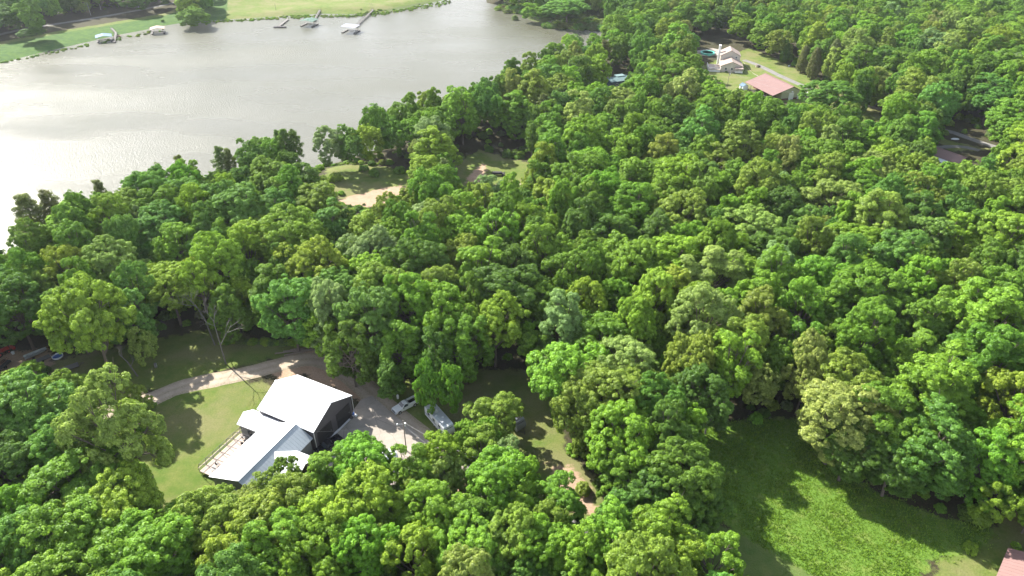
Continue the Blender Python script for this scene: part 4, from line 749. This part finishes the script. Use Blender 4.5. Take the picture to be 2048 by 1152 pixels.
x, y = at(6, 712); e = thing('farm_tractor', 'red tractor with black rear tyres at the left edge', 'tractor', (x, y, hz(x, y)), R_(60))
MB().box(.9, 0, 1.15, 1.7, .7, .7).box(1.7, 0, 1.1, .2, .74, .8).build('hood', 'tractor_red', e, bevel=.04); MB().box(-.4, 0, 1.1, 1.2, .9, .3).box(-.7, .75, 1.35, 1.3, .35, .1).box(-.7, -.75, 1.35, 1.3, .35, .1).build('fender', 'tractor_red', e); MB().box(-.6, 0, 1.45, .5, .5, .12).box(-.85, 0, 1.75, .1, .5, .5).build('seat', 'black_paint', e)
MB().box(0, 0, .8, 3.2, .5, .4).tube((-1.1, .4, 1), (-1.1, .4, 2.4), .04).tube((-1.1, -.4, 1), (-1.1, -.4, 2.4), .04).tube((-1.1, -.4, 2.4), (-1.1, .4, 2.4), .04).build('chassis', 'dark_metal', e)
for s in (-1, 1):
    for xx, r, ww in ((-.8, .72, .4), (1.3, .42, .26)): w_ = MB().tube((xx, s*.7-ww/2, r), (xx, s*.7+ww/2, r), r, n=16).build('wheel', 'rubber', e); MB().tube((xx, s*.7-ww/2-.02, r), (xx, s*.7+ww/2+.02, r), r*.5, n=12).build('rim', 'tractor_red', w_)
MB().box(2.6, 0, .6, .5, 1.7, .6, 0, 0, .3).tube((2.4, .6, .7), (.4, .6, 1.2), .06).tube((2.4, -.6, .7), (.4, -.6, 1.2), .06).build('loader_bucket', 'tractor_red', e)
x, y = at(5, 738); e = thing('scrap_trailer', 'dark loaded trailer with pipes below the red tractor', 'trailer', (x, y, hz(x, y)), R_(80)); MB().box(0, 0, .75, 4, 2, .5).build('bed', 'dark_wood', e); MB().tube((-2, .3, 1.1), (2.6, .5, 1.15), .07).tube((-2, -.3, 1.1), (2.4, -.2, 1.2), .06).box(-.6, .3, 1.25, 1.4, .8, .5).build('cargo', 'rust', e)
for s in (-1, 1): MB().tube((0, s*1.05, .38), (0, s*1.25, .38), .38, n=12).build('wheel', 'rubber', e)
def pail(label, px, py, r=.25, h=.4, m='tarp_white'):
    x, y = at(px, py); e = thing('bucket', label, 'bucket', (x, y, hz(x, y))); MB().lathe([(r*.8, 0), (r, h), (r*.92, h), (r*.75, .05), (0, .05)], n=14).build('shell', m, e); MB().path([(-r, 0, h), (-r*.7, 0, h+r*.5), (0, 0, h+r*.7), (r*.7, 0, h+r*.5), (r, 0, h)], .015).build('handle', 'wire', e)
pail('white bucket lying between tractor and jon boat', 28, 710, .4, .6)
x, y = at(312, 734); e = thing('box_fan', 'small square metal crate standing on the shaded grass', 'crate', (x, y, hz(x, y)), .4); MB().box(0, 0, .5, .5, .9, .9).build('shell', 'grey_wood', e); MB().box(.27, 0, .5, .04, .7, .7).build('panel', 'alum', e); e.name = 'metal_crate'
x, y = at(796, 797); e = thing('propane_tank', 'small white upright tank on the grass left of the pickup', 'tank', (x, y, hz(x, y))); MB().lathe([(.0, 0), (.24, .02), (.27, .15), (.27, .95), (.18, 1.1), (0, 1.15)], n=14).build('shell', 'white_paint', e, smooth=True); MB().lathe([(.1, 1.15), (.12, 1.3), (0, 1.3)], n=10).build('valve', 'alum', e)
# logs at the wood edge
r2 = random.Random(5)
for i, (px, py, L, a) in enumerate([(575, 706, 6, .15), (600, 702, 8, .1), (610, 698, 7, .2), (635, 697, 5, .0), (590, 709, 5, .3), (625, 703, 6, .12)]):
    x, y = at(px, py); m = MB(); m.path([(-L/2, 0, .2), (0, .12, .26), (L/2, 0, .18)], .2, .13, 7); m.tube((L*.2, 0, .22), (L*.25, .5, .7), .05, .02); m.tube((-L*.1, 0, .22), (-L*.08, -.4, .6), .05, .02)
    o = m.build('felled_log', 'log', loc=(x, y, hz(x, y)+.02*i)); o.rotation_euler = (0, 0, a); tag(o, ['felled log at the left end of the pile by the road bend', 'longest felled log in the pile by the road bend', 'felled log third from left by the road bend', 'felled log at the right end of the pile', 'short felled log lying lowest in the pile', 'felled log second from right by the road bend'][i], 'log', 'felled logs by the bend')
# junk heap by the garage corner
for i, (px, py, m, s) in enumerate([(701, 822, 'tarp_white', .8), (706, 830, 'blue_plastic', .7), (712, 833, 'tarp_white', .6), (703, 838, 'dark_metal', .8), (699, 832, 'tarp_white', .5)]):
    x, y = at(px, py); o = MB().lathe([(0, 0), (.5*s, .05), (.6*s, .35*s), (.35*s, .75*s), (.1*s, .85*s), (0, .84*s)], n=9).build('rubbish_bag', m, loc=(x, y, .12)); o.rotation_euler = (.1*i, .15, i); tag(o, ['large white bag nearest the garage corner', 'blue plastic bag in the heap by the garage corner', 'white bag farthest right in the heap by the garage', 'dark bag at the bottom of the heap by the garage', 'small white bag beside the garage downspout'][i], 'bag', 'bags heaped at the garage corner')
x, y = at(641, 886); e = thing('utility_box', 'grey steel cabinet beside the black pickup at the garage wall', 'cabinet', (x, y, .13), R_(-27)); MB().box(0, 0, .5, 1.1, .8, 1).build('cabinet', 'trim', e, bevel=.03); MB().box(.57, 0, .5, .03, .6, .8).build('door', 'grey_wall', e)

# white boat shelter / carport behind the near trees
def canopy(label, px, py, rz, L, Wd, h, mat='tarp_white'):
    x, y = at(px, py); z0 = max(hz(x, y), .1); e = thing('carport', label, 'carport', (x, y, z0), rz); pr = [(-Wd/2, h*.72), (-Wd*.3, h*.92), (0, h), (Wd*.3, h*.92), (Wd/2, h*.72)]; m = MB()
    for i in range(4): m.slab([(-L/2, pr[i][0], pr[i][1]), (L/2, pr[i][0], pr[i][1]), (L/2, pr[i+1][0], pr[i+1][1]), (-L/2, pr[i+1][0], pr[i+1][1])], .05)
    m.build('roof', mat, e)
    for a in (-1, 0, 1):
        for b in (-1, 1): MB().tube((a*(L/2-.1), b*(Wd/2-.05), -.2), (a*(L/2-.1), b*(Wd/2-.05), h*.74), .05).build('post', 'alum', e)
canopy('white carport seen through the trees below the black pickup', 668, 985, R_(60), 7, 3.6, 2.6); canopy('small white canopy hidden behind the bright tree left of the utility pole', 772, 925, R_(30), 4.5, 3, 2.5)

# poles and wires
def pole(label, px, py, h, r=.14, arm=True, lamp=False, mat='pole_wood', z=None, name='utility_pole'):
    x, y = at(px, py, WL if py < 60 else 0); z = hz(x, y) if z is None else z; e = thing(name, label, 'pole', (x, y, z)); MB().tube((0, 0, -.5), (0, 0, h), r, r*.65, 8).build('post', mat, e)
    if arm: MB().lathe([(0, h-1.5), (.22, h-1.5), (.22, h-.7), (0, h-.7)], .35, 0, 12).build('transformer', 'trim', e)
    if lamp: q = MB().tube((0, 0, h-1), (-1.1, -.3, h-.7), .04).build('arm', 'trim', e); MB().lathe([(0, h-.95), (.22, h-.9), (.12, h-.6), (0, h-.58)], -1.15, -.3, 12).build('lamp_head', 'white_paint', q, smooth=True)
    return (x, y, z+h)
pa = pole('wooden utility pole with transformer standing on the pale driveway', 813, 902, 8.6, lamp=True)
pb = pole('wooden service pole in front of the beige house', 1454, 176, 9, .13, arm=True)
pole('leaning grey wooden pole at the right end of the path clearing', 1062, 371, 9, .1, False)
pole('slim weathered pole by the far shore road', 184, 38, 9, .14, False, mat='alum'); pole('thin pole at the far lakeshore road near the right dock', 279, 22, 9, .1, False, mat='alum')
pole('white street lamp leaning over the far shore road', 204, 26, 12, .12, False, True, 'white_paint', name='street_lamp'); pole('thin dark post at the base of the narrow fishing pier', 553, 26, 5, .1, False, mat='dark_wood')
def wire(a, b, label, sag=.8, n=10):
    m = MB(); P = [tuple(np.array(a)*(1-t)+np.array(b)*t-np.array([0, 0, sag*4*t*(1-t)])) for t in np.linspace(0, 1, n+1)]; m.path(P, .022, n=3); tag(m.build('power_line', 'wire', fixn=False), label, 'wire', 'overhead wires')
fr0 = V2((-44, 108.5), (.892, -.452), 7.3, -5.8); wire(pa, (fr0[0], fr0[1], 5.4), 'wire from the driveway pole to the garage corner')
w1 = at(980, 925, 8); wire((pa[0], pa[1], pa[2]-.3), (w1[0], w1[1], 8), 'upper wire running right from the driveway pole', 1.0); w2 = at(965, 960, 7); wire((pa[0], pa[1], pa[2]-1.2), (w2[0], w2[1], 7), 'lower wire running right from the driveway pole', 1.0)
wire(pb, (128, 340, 6.5), 'wire from the service pole to the red-roofed barn', .8); wire((pb[0], pb[1], pb[2]-.2), (122, 384, 5), 'short wire from the service pole to the beige house', .4)
wire((pb[0], pb[1], pb[2]-.3), (148, 300, 7.5), 'long wire passing in front of the barn gable', 1.2)

# ------------------------------------------------------------------ house yard
hx, hy = 121.5, 383; e = thing('beige_house', 'two-storey beige house with tan gable roofs and a white chimney above the barn', 'house', (hx, hy, hz(hx, hy)-.1), R_(-10))
def gable_y(e, x0, x1, y0, y1, hw, hr, wall, roofm, oh=.4, t=.15, z0=-.3, nm='wall'):
    xm = (x0+x1)/2; w_ = MB().prism_y([(x0, z0), (x1, z0), (x1, hw), (xm, hr-.05), (x0, hw)], y0, y1).build(nm, wall, e); sl_ = (hr-hw)/(xm-x0); m = MB()
    for s, xe in ((-1, x0-oh), (1, x1+oh)): m.slab([(xm, y0-oh, hr+t), (xm, y1+oh, hr+t), (xe, y1+oh, hw-sl_*oh+t), (xe, y0-oh, hw-sl_*oh+t)], t)
    m.box(xm, (y0+y1)/2, hr+t+.03, .3, y1-y0+2*oh, .06); return w_, m.build('roof', roofm, e)
gable_y(e, -5.8, 5.8, 0, 10.2, 3.3, 5.6, 'beige_wall', 'tan_roof'); gable_y(e, -5.6, 5.2, 10.4, 20, 6.4, 9.2, 'beige_wall', 'tan_roof')
MB().box(-6.1, 15.6, 5.2, 1.1, 1.8, 10.8).box(-6.1, 15.6, 10.7, 1.3, 2.0, .25).build('chimney', 'white_paint', e)
for xx in (-3, .2): window(e, xx, 0, 1.8, 1.1, 1.3, 'y-')
window(e, 3, 10.4, 5.5, 1.0, 1.0, 'y-'); window(e, 5.8, 5, 1.8, 1.2, 1.2, 'x+'); window(e, 5.2, 14, 5.0, 1.2, 1.2, 'x+'); window(e, 5.2, 17.5, 5.0, 1.2, 1.2, 'x+'); door(e, 5.8, 8, .2, 1, 2.1, 'x+')
MB().box(3.9, -1.3, .5, 4.0, 2.6, .15).build('porch_floor', 'white_paint', e); MB().slab([(1.7, .1, 3.15), (6.1, .1, 3.15), (6.1, -2.7, 2.7), (1.7, -2.7, 2.7)], .12).build('porch_roof', 'tan_roof', e)
for xx in (1.95, 3.9, 5.8): MB().box(xx, -2.5, 1.6, .14, .14, 2.2).build('porch_post', 'white_paint', e)
MB().box(3.9, -2.52, 1.4, 3.9, .06, .08).box(3.9, -2.52, .95, 3.9, .04, .5).build('porch_rail', 'white_paint', e)
MB().box(-9.2, 2.2, 1.3, 6.4, 6.5, .15).box(-8.0, 7.8, 1.3, 8.5, 5, .16).build('deck', 'deck_wood', e)
rl = MB()
for a, b in (((-12.4, -1), (-6.1, -1)), ((-12.4, -1), (-12.4, 10)), ((-6.1, -1), (-6.1, .0))):
    (ax, ay), (bx, by) = a, b; n_ = int(math.hypot(bx-ax, by-ay)/.35)+1
    for k in range(n_+1): t = k/n_; rl.box(ax+(bx-ax)*t, ay+(by-ay)*t, 1.85, .07, .07, 1.0)
    rl.box((ax+bx)/2, (ay+by)/2, 2.35, abs(bx-ax)+.1, abs(by-ay)+.1, .08)
rl.build('deck_rail', 'white_paint', e); MB().box(-9.2, -1.0, .6, 6.4, .1, 1.0).box(-12.4, 4.5, .6, .1, 11, 1.0).build('deck_skirt', 'white_paint', e)
MB().box(-7.5, 3.2, 1.42, 2.2, .7, .08).box(-9.6, 1.2, 1.7, 1.1, 1.1, .6).build('bench', 'deck_wood', e)
px_, py_ = at(1415, 107, 0); e = thing('swimming_pool', 'round green above-ground swimming pool beside the beige house deck', 'swimming pool', (px_, py_, hz(px_, py_)-.1)); MB().lathe([(4.0, 0), (4.0, 1.25), (4.3, 1.3), (3.2, 1.3), (3.2, .9), (0, .9)], n=40).build('pool_wall', 'pool_rim', e); MB().lathe([(0, 1.24), (3.3, 1.24)], n=40).build('water', 'pool_water', e, fixn=False)
MB().tube((0, 4, 0), (0, 4, 2.2), .05).tube((.6, 4, 0), (.6, 4, 2.2), .05).box(.3, 4, 1.2, .6, .1, .08).box(.3, 4, .7, .6, .1, .08).build('ladder', 'white_paint', e)
x, y = at(1408, 103); z = hz(x, y); tag(MB().slab([(x+a, y+b, z+.12) for a, b in ((-8, -3), (-4, -9), (8, -8), (12, 4), (4, 12), (-6, 8))], .3).build('patio', RM['concrete']), kind='structure')
bx, by = 133, 344; e = thing('red_roof_barn', 'large cream metal barn with a wide faded red roof and open lean-to', 'barn', (bx, by, hz(bx, by)-.1), R_(-73))
pr = [(-6.2, -.3), (4.2, -.3), (4.2, 3.9), (-.4, 6.3), (-6.2, 3.9)]; 
MB().prism_x([(-4.6, -.3), (6.6, -.3), (6.6, 3.7), (1.2, 6.35), (-4.6, 4.2)], -11.5, 11.5).build('wall', 'cream_wall', e); MB().prism_x([(-4.7, -.3), (6.7, -.3), (6.7, .9), (-4.7, .9)], -11.57, 11.57).build('wainscot', 'maroon', e)
m = MB(); A, B_, C_, D = (-12, 1.2, 6.6), (12, 1.2, 6.6), (12, -10, 3.1), (-12, -10, 3.1); m.slab([A, B_, C_, D], .14); roof_rib(m, A, B_, D, C_, 26); A2, B2, C2, D2 = (-12, 1.22, 6.6), (12, 1.22, 6.6), (12, 7.1, 3.75), (-12, 7.1, 3.75); m.slab([A2, B2, C2, D2], .14); roof_rib(m, A2, B2, D2, C2, 26); m.box(0, 1.2, 6.66, 24, .4, .08)
m.build('roof', 'red_roof', e)
for k in range(6): MB().tube((-11.5+k*4.6, -9.6, -.3), (-11.5+k*4.6, -9.6, 3.1), .1).build('post', 'grey_wood', e)
MB().box(0, -9.6, 1.0, 23, .08, .12).box(0, -9.6, .5, 23, .08, .12).build('rail', 'grey_wood', e)
door(e, 11.6, 1.0, 0, 2.8, 3.4, 'x+', 'white_paint', 5); door(e, 11.6, 5.2, 0, .95, 2.1, 'x+', 'white_paint', 2); MB().lathe([(0, 3.9), (.45, 3.95), (.25, 4.3), (0, 4.35)], 12.0, 1.0, 12).build('lamp', 'white_paint', e)
x, y = at(1600, 187); e = thing('blue_barrel_rack', 'dark blue tarp-covered stack against the barn gable', 'stack', (x, y, hz(x, y)), R_(-73)); e.name = 'covered_stack'; MB().box(0, 0, .4, 1.4, 2.2, .8).build('base', 'dark_wood', e); MB().box(0, 0, .95, 1.5, 2.3, .35).build('cover', 'blue_plastic', e, bevel=.1)
x, y = at(1611, 191); e = thing('white_tank', 'white box trailer standing right of the barn gable', 'trailer', (x, y, hz(x, y)), .3); e.name = 'box_trailer'; MB().box(0, 0, 1.1, 2.6, 1.6, 1.5).build('body', 'white_paint', e, bevel=.05)
for s in (-1, 1): MB().tube((0, s*.8, .3), (0, s*.98, .3), .3, n=10).build('wheel', 'rubber', e)
x, y = at(1487, 176); e = thing('garden_shed', 'tiny pale blue shed at the left corner of the red barn', 'shed', (x, y, hz(x, y)-.1), R_(-73)); gable(e, 3.2, 3.0, 2.1, 3.0, 'tarp_white', 'blue_roof', .2, .08, .6); door(e, 0, -1.5, 0, .9, 1.8, 'y-', 'blue_wall', 2)
x, y = at(1517, 132); e = thing('wood_pile', 'dark firewood stack with upright board beside the house driveway', 'wood pile', (x, y, hz(x, y)), .3); m = MB()
for i in range(5):
    for j in range(3): m.tube((-.9, (i-2)*.3, .15+j*.28), (.9, (i-2)*.3, .15+j*.28), .14, n=6)
m.build('log', 'log', e); MB().box(-1.6, 0, .9, .15, .7, 1.8).build('board', 'deck_wood', e)
x, y = at(1578, 132); o = MB().lathe([(0, .5), (.4, .45), (.55, .2), (.4, 0), (0, 0)], n=12).build('boulder', 'tarp_white', loc=(x, y, hz(x, y)), smooth=True); tag(o, 'small white rock on the roadside grass in front of the cedars', 'rock')
L2 = smooth_line([at(*p) for p in ((1487, 122), (1495, 132), (1505, 143), (1520, 152))], 1.5); m = MB()
for a, b in zip(L2[:-1], L2[1:]): m.slab([(a.x, a.y-.8, hz(a.x, a.y)+.12), (a.x, a.y+.8, hz(a.x, a.y)+.12), (b.x, b.y+.8, hz(b.x, b.y)+.12), (b.x, b.y-.8, hz(b.x, b.y)+.12)], .2)
tag(m.build('path', RM['concrete']), kind='structure')
# teal building, tarps, brown-roofed house, corner shed
tx, ty = 54, 354; e = thing('teal_roof_building', 'pale teal-roofed dark blue building between lake trees and beige house', 'building', (tx, ty, hz(tx, ty)), R_(25)); gable(e, 11, 7.5, 3.4, 4.6, 'blue_wall', 'teal_roof', .35, .12, .8); MB().box(2.5, 1.2, 4.6, 5, 3.4, .5).build('upper_roof', 'teal_roof', e); door(e, 5.5, -1, 0, 2.4, 2.5, 'x+', 'door_dark', 4); window(e, -2, -3.75, 1.8, 1.2, 1.0, 'y-')
tx, ty = at(1300, 152, 3); e = thing('lake_cabin', 'grey-roofed cabin mostly hidden behind the tree right of the teal roof', 'cabin', (tx, ty, hz(tx, ty)), R_(50)); gable(e, 9, 6, 3, 4.4, 'grey_wall', 'teal_roof', .3, .12, .8); window(e, 1, -3, 1.7, 1, 1, 'y-')
x, y = at(1358, 182, 0); e = thing('covered_boat', 'white tarp-covered boat on a trailer behind the bare grey tree', 'boat', (x, y, hz(x, y)), R_(30)); pr = [(-3.4, .9, .9), (-2.6, 1.3, 1.9), (0, 1.4, 2.3), (2.2, 1.1, 1.9), (3.6, .3, 1.3)]; m = MB(); vs = []
for xx, hw_, hh_ in pr: vs += [(xx, -hw_, .8), (xx, -hw_*.9, hh_*.7), (xx, 0, hh_), (xx, hw_*.9, hh_*.7), (xx, hw_, .8)]
fs = [(i*5+k, i*5+(k+1) % 5, i*5+5+(k+1) % 5, i*5+5+k) for i in range(4) for k in range(5)]+[(0, 1, 2, 3, 4), (20, 24, 23, 22, 21)]; m.add(vs, fs).build('cover', 'tarp_white', e, smooth=True); MB().box(0, 0, .6, 5.5, 1.2, .3).build('trailer_frame', 'dark_metal', e)
for s in (-1, 1): MB().tube((-.8, s*.9, .33), (-.8, s*1.1, .33), .33, n=12).build('wheel', 'rubber', e)
tx, ty = at(1897, 317, 1.5); e = thing('brown_roof_house', 'low house with a dusty brown roof and grey awning right of the gravel drive', 'house', (tx, ty, hz(tx, ty)), R_(-62)); gable(e, 12, 8.5, 2.9, 4.4, 'grey_wall', 'brown_roof', .5, .14, 50, True); MB().slab([(-5, -4.4, 2.75), (3.5, -4.4, 2.75), (3.5, -7.2, 2.2), (-5, -7.2, 2.2)], .08).build('awning', 'tarp_white', e)
for xx in (-4.8, -.8, 3.3): MB().tube((xx, -7.1, -.2), (xx, -7.1, 2.2), .06).build('post', 'trim', e)
window(e, -3, -4.25, 1.6, 1.1, 1, 'y-'); door(e, 1, -4.25, 0, .95, 2.05, 'y-'); window(e, 6, 1, 1.6, 1.1, 1, 'x+')
x, y = at(1911, 276); o = MB().lathe([(0, .35), (1.0, .3), (1.35, .1), (1.35, 0)], n=20).build('white_canoe', 'tarp_white', loc=(x, y, hz(x, y)), smooth=True); o.scale = (1.3, .7, 1); o.name = 'round_tarp'; tag(o, 'oval white tarp lying on grass below the sandy road', 'tarp')
tx, ty = 85.2, 68.6; e = thing('red_shed', 'weathered red-roofed shed cut off by the lower right corner', 'shed', (tx, ty, 0), R_(46)); gable(e, 9.5, 6.6, 2.7, 4.0, 'grey_wood', 'red_roof', .35, .1, .7); door(e, -4.75, 0, 0, 2.2, 2.2, 'x-', 'dark_wood', 3); window(e, -1, 3.3, 1.5, .9, .8, 'y+')
x, y = at(1385, 298, 2.5); e = thing('brown_shack', 'rusty orange-roofed shack hidden among dark trees', 'shack', (x, y, hz(x, y)), R_(-20)); gable(e, 6, 4.5, 2.3, 3.2, 'dark_wood', 'rust', .3, .1, .8); door(e, 0, -2.25, 0, .9, 1.9, 'y-', 'dark_wood', 2)
x, y = at(997, 349); e = thing('bench_swing', 'dark loaded hay wagon in the shade of the path clearing', 'wagon', (x, y, hz(x, y)), R_(-4)); e.name = 'hay_wagon'; MB().box(0, 0, .8, 4.8, 1.8, .2).box(2.4, 0, 1.2, .1, 1.8, .8).box(-2.4, 0, 1.2, .1, 1.8, .8).build('bed', 'dark_wood', e); MB().box(-.4, 0, 1.15, 3.4, 1.4, .5).build('cargo', 'dark_wood', e, bevel=.12)
for a in (-1.5, 1.5):
    for s in (-1, 1): MB().tube((a, s*.75, .35), (a, s*.95, .35), .35, n=12).build('wheel', 'rubber', e)
x, y = at(575, 393); o = MB().slab([(-2.2, -.9, .35), (-.8, -1.6, .5), (1.6, -1.2, .3), (2.4, .4, .45), (.8, 1.5, .55), (-1.5, 1.1, .4)], .4).build('blue_tarp', 'tarp_blue', loc=(x, y, hz(x, y)), bevel=.05); tag(o, 'faded blue tarp over brush below the shore pines', 'tarp')

# ------------------------------------------------------------------ docks
def dock(label, cx, cy, rz, L, Wd, roofm, side='gable', gang=None, slip=True, h=3.2, name='boat_dock'):
    e = thing(name, label, 'boat dock', (cx, cy, WL), rz, 'docks along the far shore'); f = MB()
    for s in (-1, 1): f.box(0, s*(Wd/2-.6), .45, L, 1.2, .2); f.box(0, s*(Wd/2-.6), .2, L-.2, 1.0, .35)
    f.box(L/2-.7, 0, .46, 1.4, Wd-2.4, .2); f.build('float', 'dark_wood', e)
    d = MB()
    for s in (-1, 1): d.box(0, s*(Wd/2-.6), .58, L, 1.15, .05)
    d.build('decking', 'grey_wood', e)
    if roofm:
        rf = MB(); w2 = Wd/2+.3; A, B_, C_, D = (-L/2-.3, 0, h+.9), (L/2+.3, 0, h+.9), (L/2+.3, w2, h), (-L/2-.3, w2, h)
        if side == 'gable':
            for s in (-1, 1): a, b, c_, d_ = A, B_, (C_[0], s*w2, h), (D[0], s*w2, h); rf.slab([a, b, c_, d_], .1); roof_rib(rf, a, b, d_, c_, int(L))
        else: a, b, c_, d_ = (-L/2-.3, -w2, h+.2), (L/2+.3, -w2, h+.2), (L/2+.3, w2, h+.8), (-L/2-.3, w2, h+.8); rf.slab([a, b, c_, d_], .1); roof_rib(rf, a, b, d_, c_, int(L))
        rf.build('roof', roofm, e)
        for a in (-1, 0, 1):
            for s in (-1, 1): MB().tube((a*(L/2-.2), s*(Wd/2-.3), .5), (a*(L/2-.2), s*(Wd/2-.3), h+.05), .07).build('post', 'trim', e)
    if gang: 
        c_, s_ = math.cos(-rz), math.sin(-rz); P = [((p[0]-cx)*c_-(p[1]-cy)*s_, (p[0]-cx)*s_+(p[1]-cy)*c_, p[2]-WL) for p in gang]; gm = MB(); rl = MB()
        for a, b in zip(P[:-1], P[1:]):
            a, b = Vector(a), Vector(b); dd = (b-a).normalized(); nn = Vector((-dd.y, dd.x, 0)).normalized(); gm.slab([a+nn*.75, a-nn*.75, b-nn*.75, b+nn*.75], .12); k = int((b-a).length/2)+1
            for s in (-1, 1):
                rl.tube(a+nn*.7*s+Vector((0, 0, 1)), b+nn*.7*s+Vector((0, 0, 1)), .05, n=4)
                for j in range(k+1): q = a.lerp(b, j/k)+nn*.7*s; rl.tube(q-Vector((0, 0, 1.2)), q+Vector((0, 0, 1)), .05, n=4)
        gw = gm.build('gangway', 'grey_wood', e); rl.build('railing', 'dark_wood', gw)
    return e
def G(*pts): return [at(px, py, z)+(z,) for px, py, z in pts]
dx_, dy_ = at(210, 82, WL); dock('boat dock with a light blue roof by the left shore road', dx_, dy_, R_(118), 8.5, 9, 'blue_roof', 'gable', G((228, 84, -1.3), (232, 66, -1.0), (222, 56, -.6)), h=3.2)
x, y = at(239, 73, WL); e = thing('rowing_boat', 'small tan boat moored right of the blue-roofed dock', 'boat', (x, y, WL+.1), R_(-40)); m = MB(); vs = []
for xx, hw_ in ((-2, .6), (0, .85), (1.4, .6), (2.2, .08)): vs += [(xx, -hw_, .55), (xx, -hw_*.6, 0), (xx, hw_*.6, 0), (xx, hw_, .55)]
m.add(vs, [(i*4+k, i*4+k+1, i*4+5+k, i*4+4+k) for i in range(3) for k in range(3)]+[(0, 1, 2, 3), (12, 15, 14, 13)]).build('hull', 'peach_roof', e); MB().box(-.3, 0, .45, .3, 1.4, .05).build('seat', 'grey_wood', e)
dx_, dy_ = at(317, 66, WL); dock('boat dock with a peach-coloured roof near the left shore', dx_, dy_, R_(112), 8, 8.5, 'peach_roof', 'gable', G((306, 62, -1.3), (300, 56, -.8)))
dx_, dy_ = at(619, 51, WL); dock('boat dock with a dark green metal roof and slim gangway', dx_, dy_, R_(78), 9.5, 9.5, 'green_roof', 'gable', G((628, 42, -1.3), (634, 30, -1.0), (640, 20, -.4)), h=3.6)
dx_, dy_ = at(702, 64, WL); dock('boat dock with a flat white roof and long curved gangway', dx_, dy_, R_(78), 9.5, 10, 'dock_roof', 'flat', G((712, 53, -1.2), (724, 40, -1.0), (738, 27, -.8), (745, 21, -.4), (744, 14, -.1), (740, 9, 0)), h=3.6)
dx_, dy_ = at(560, 55, WL); e = thing('fishing_pier', 'narrow T-shaped fishing pier left of the green-roofed dock', 'pier', (dx_, dy_, WL), 0, 'docks along the far shore'); MB().box(0, 0, .5, 8.5, 2.6, .25).box(0, 0, .2, 8.2, 2.3, .4).build('platform', 'dark_wood', e); MB().box(-1, 13, .7, 1.7, 24, .15).build('walkway', 'grey_wood', e)
m = MB(); 
for s in (-1, 1):
    for k in range(7): m.tube((-1+s*.8, 2+k*3.6, -1), (-1+s*.8, 2+k*3.6, 1.2), .07, n=5)
m.build('post', 'grey_wood', e)

# tall meadow grass in tufts
mx0 = ZW['meadow'][0]; K = 20000; qx = rng.uniform(mx0[:, 0].min(), mx0[:, 0].max(), K); qy = rng.uniform(mx0[:, 1].min(), mx0[:, 1].max(), K); ok = sd(mx0, qx, qy)+rng.normal(size=K)*1.2 > 0
for q in ZW['mown']: ok &= sd(q, qx, qy) < .5
qx, qy = qx[ok], qy[ok]; K = len(qx); B3 = 4; C = np.repeat(np.stack([qx, qy, hgt(qx, qy)], 1), B3, 0); C += rng.normal(size=C.shape)*np.array([.22, .22, 0]); hgt_ = rng.uniform(.1, .32, len(C))*(1+.6*np.sin(C[:, 0]*.5)*np.sin(C[:, 1]*.37)); an = rng.uniform(0, 6.28, len(C)); wv = np.stack([np.cos(an), np.sin(an), an*0], 1)*.09; ln = np.stack([rng.normal(size=len(C))*.25, rng.normal(size=len(C))*.25, np.ones(len(C))], 1)*hgt_[:, None]
Vt = np.stack([C-wv, C+wv, C+wv*.4+ln, C-wv*.4+ln], 1).reshape(-1, 3); me = npmesh('tall_grass', Vt, np.arange(len(Vt)).reshape(-1, 4), LEAF, {'tone': ('FACE', rng.random(len(C)))}); o = bpy.data.objects.new('tall_grass', me); o.color = (.17, .28, .035, 1); COL.objects.link(o); tag(o, 'rough tall grass tufts covering the sunlit meadow', 'grass', kind='stuff')

# ------------------------------------------------------------------ summer haze between camera and far shore
m = bpy.data.materials.new('haze'); m.use_nodes = True; n, l = m.node_tree.nodes, m.node_tree.links; n.clear(); out = n.new('ShaderNodeOutputMaterial'); pv = n.new('ShaderNodeVolumePrincipled'); pv.inputs['Color'].default_value = (.86, .92, 1, 1); pv.inputs['Density'].default_value = .00006; pv.inputs['Anisotropy'].default_value = .3
l.new(pv.outputs[0], out.inputs['Volume']); M['haze'] = m; ho = MB().box(0, 300, 50.0, 1800, 1000, 116).build('haze', 'haze'); tag(ho, kind='stuff')
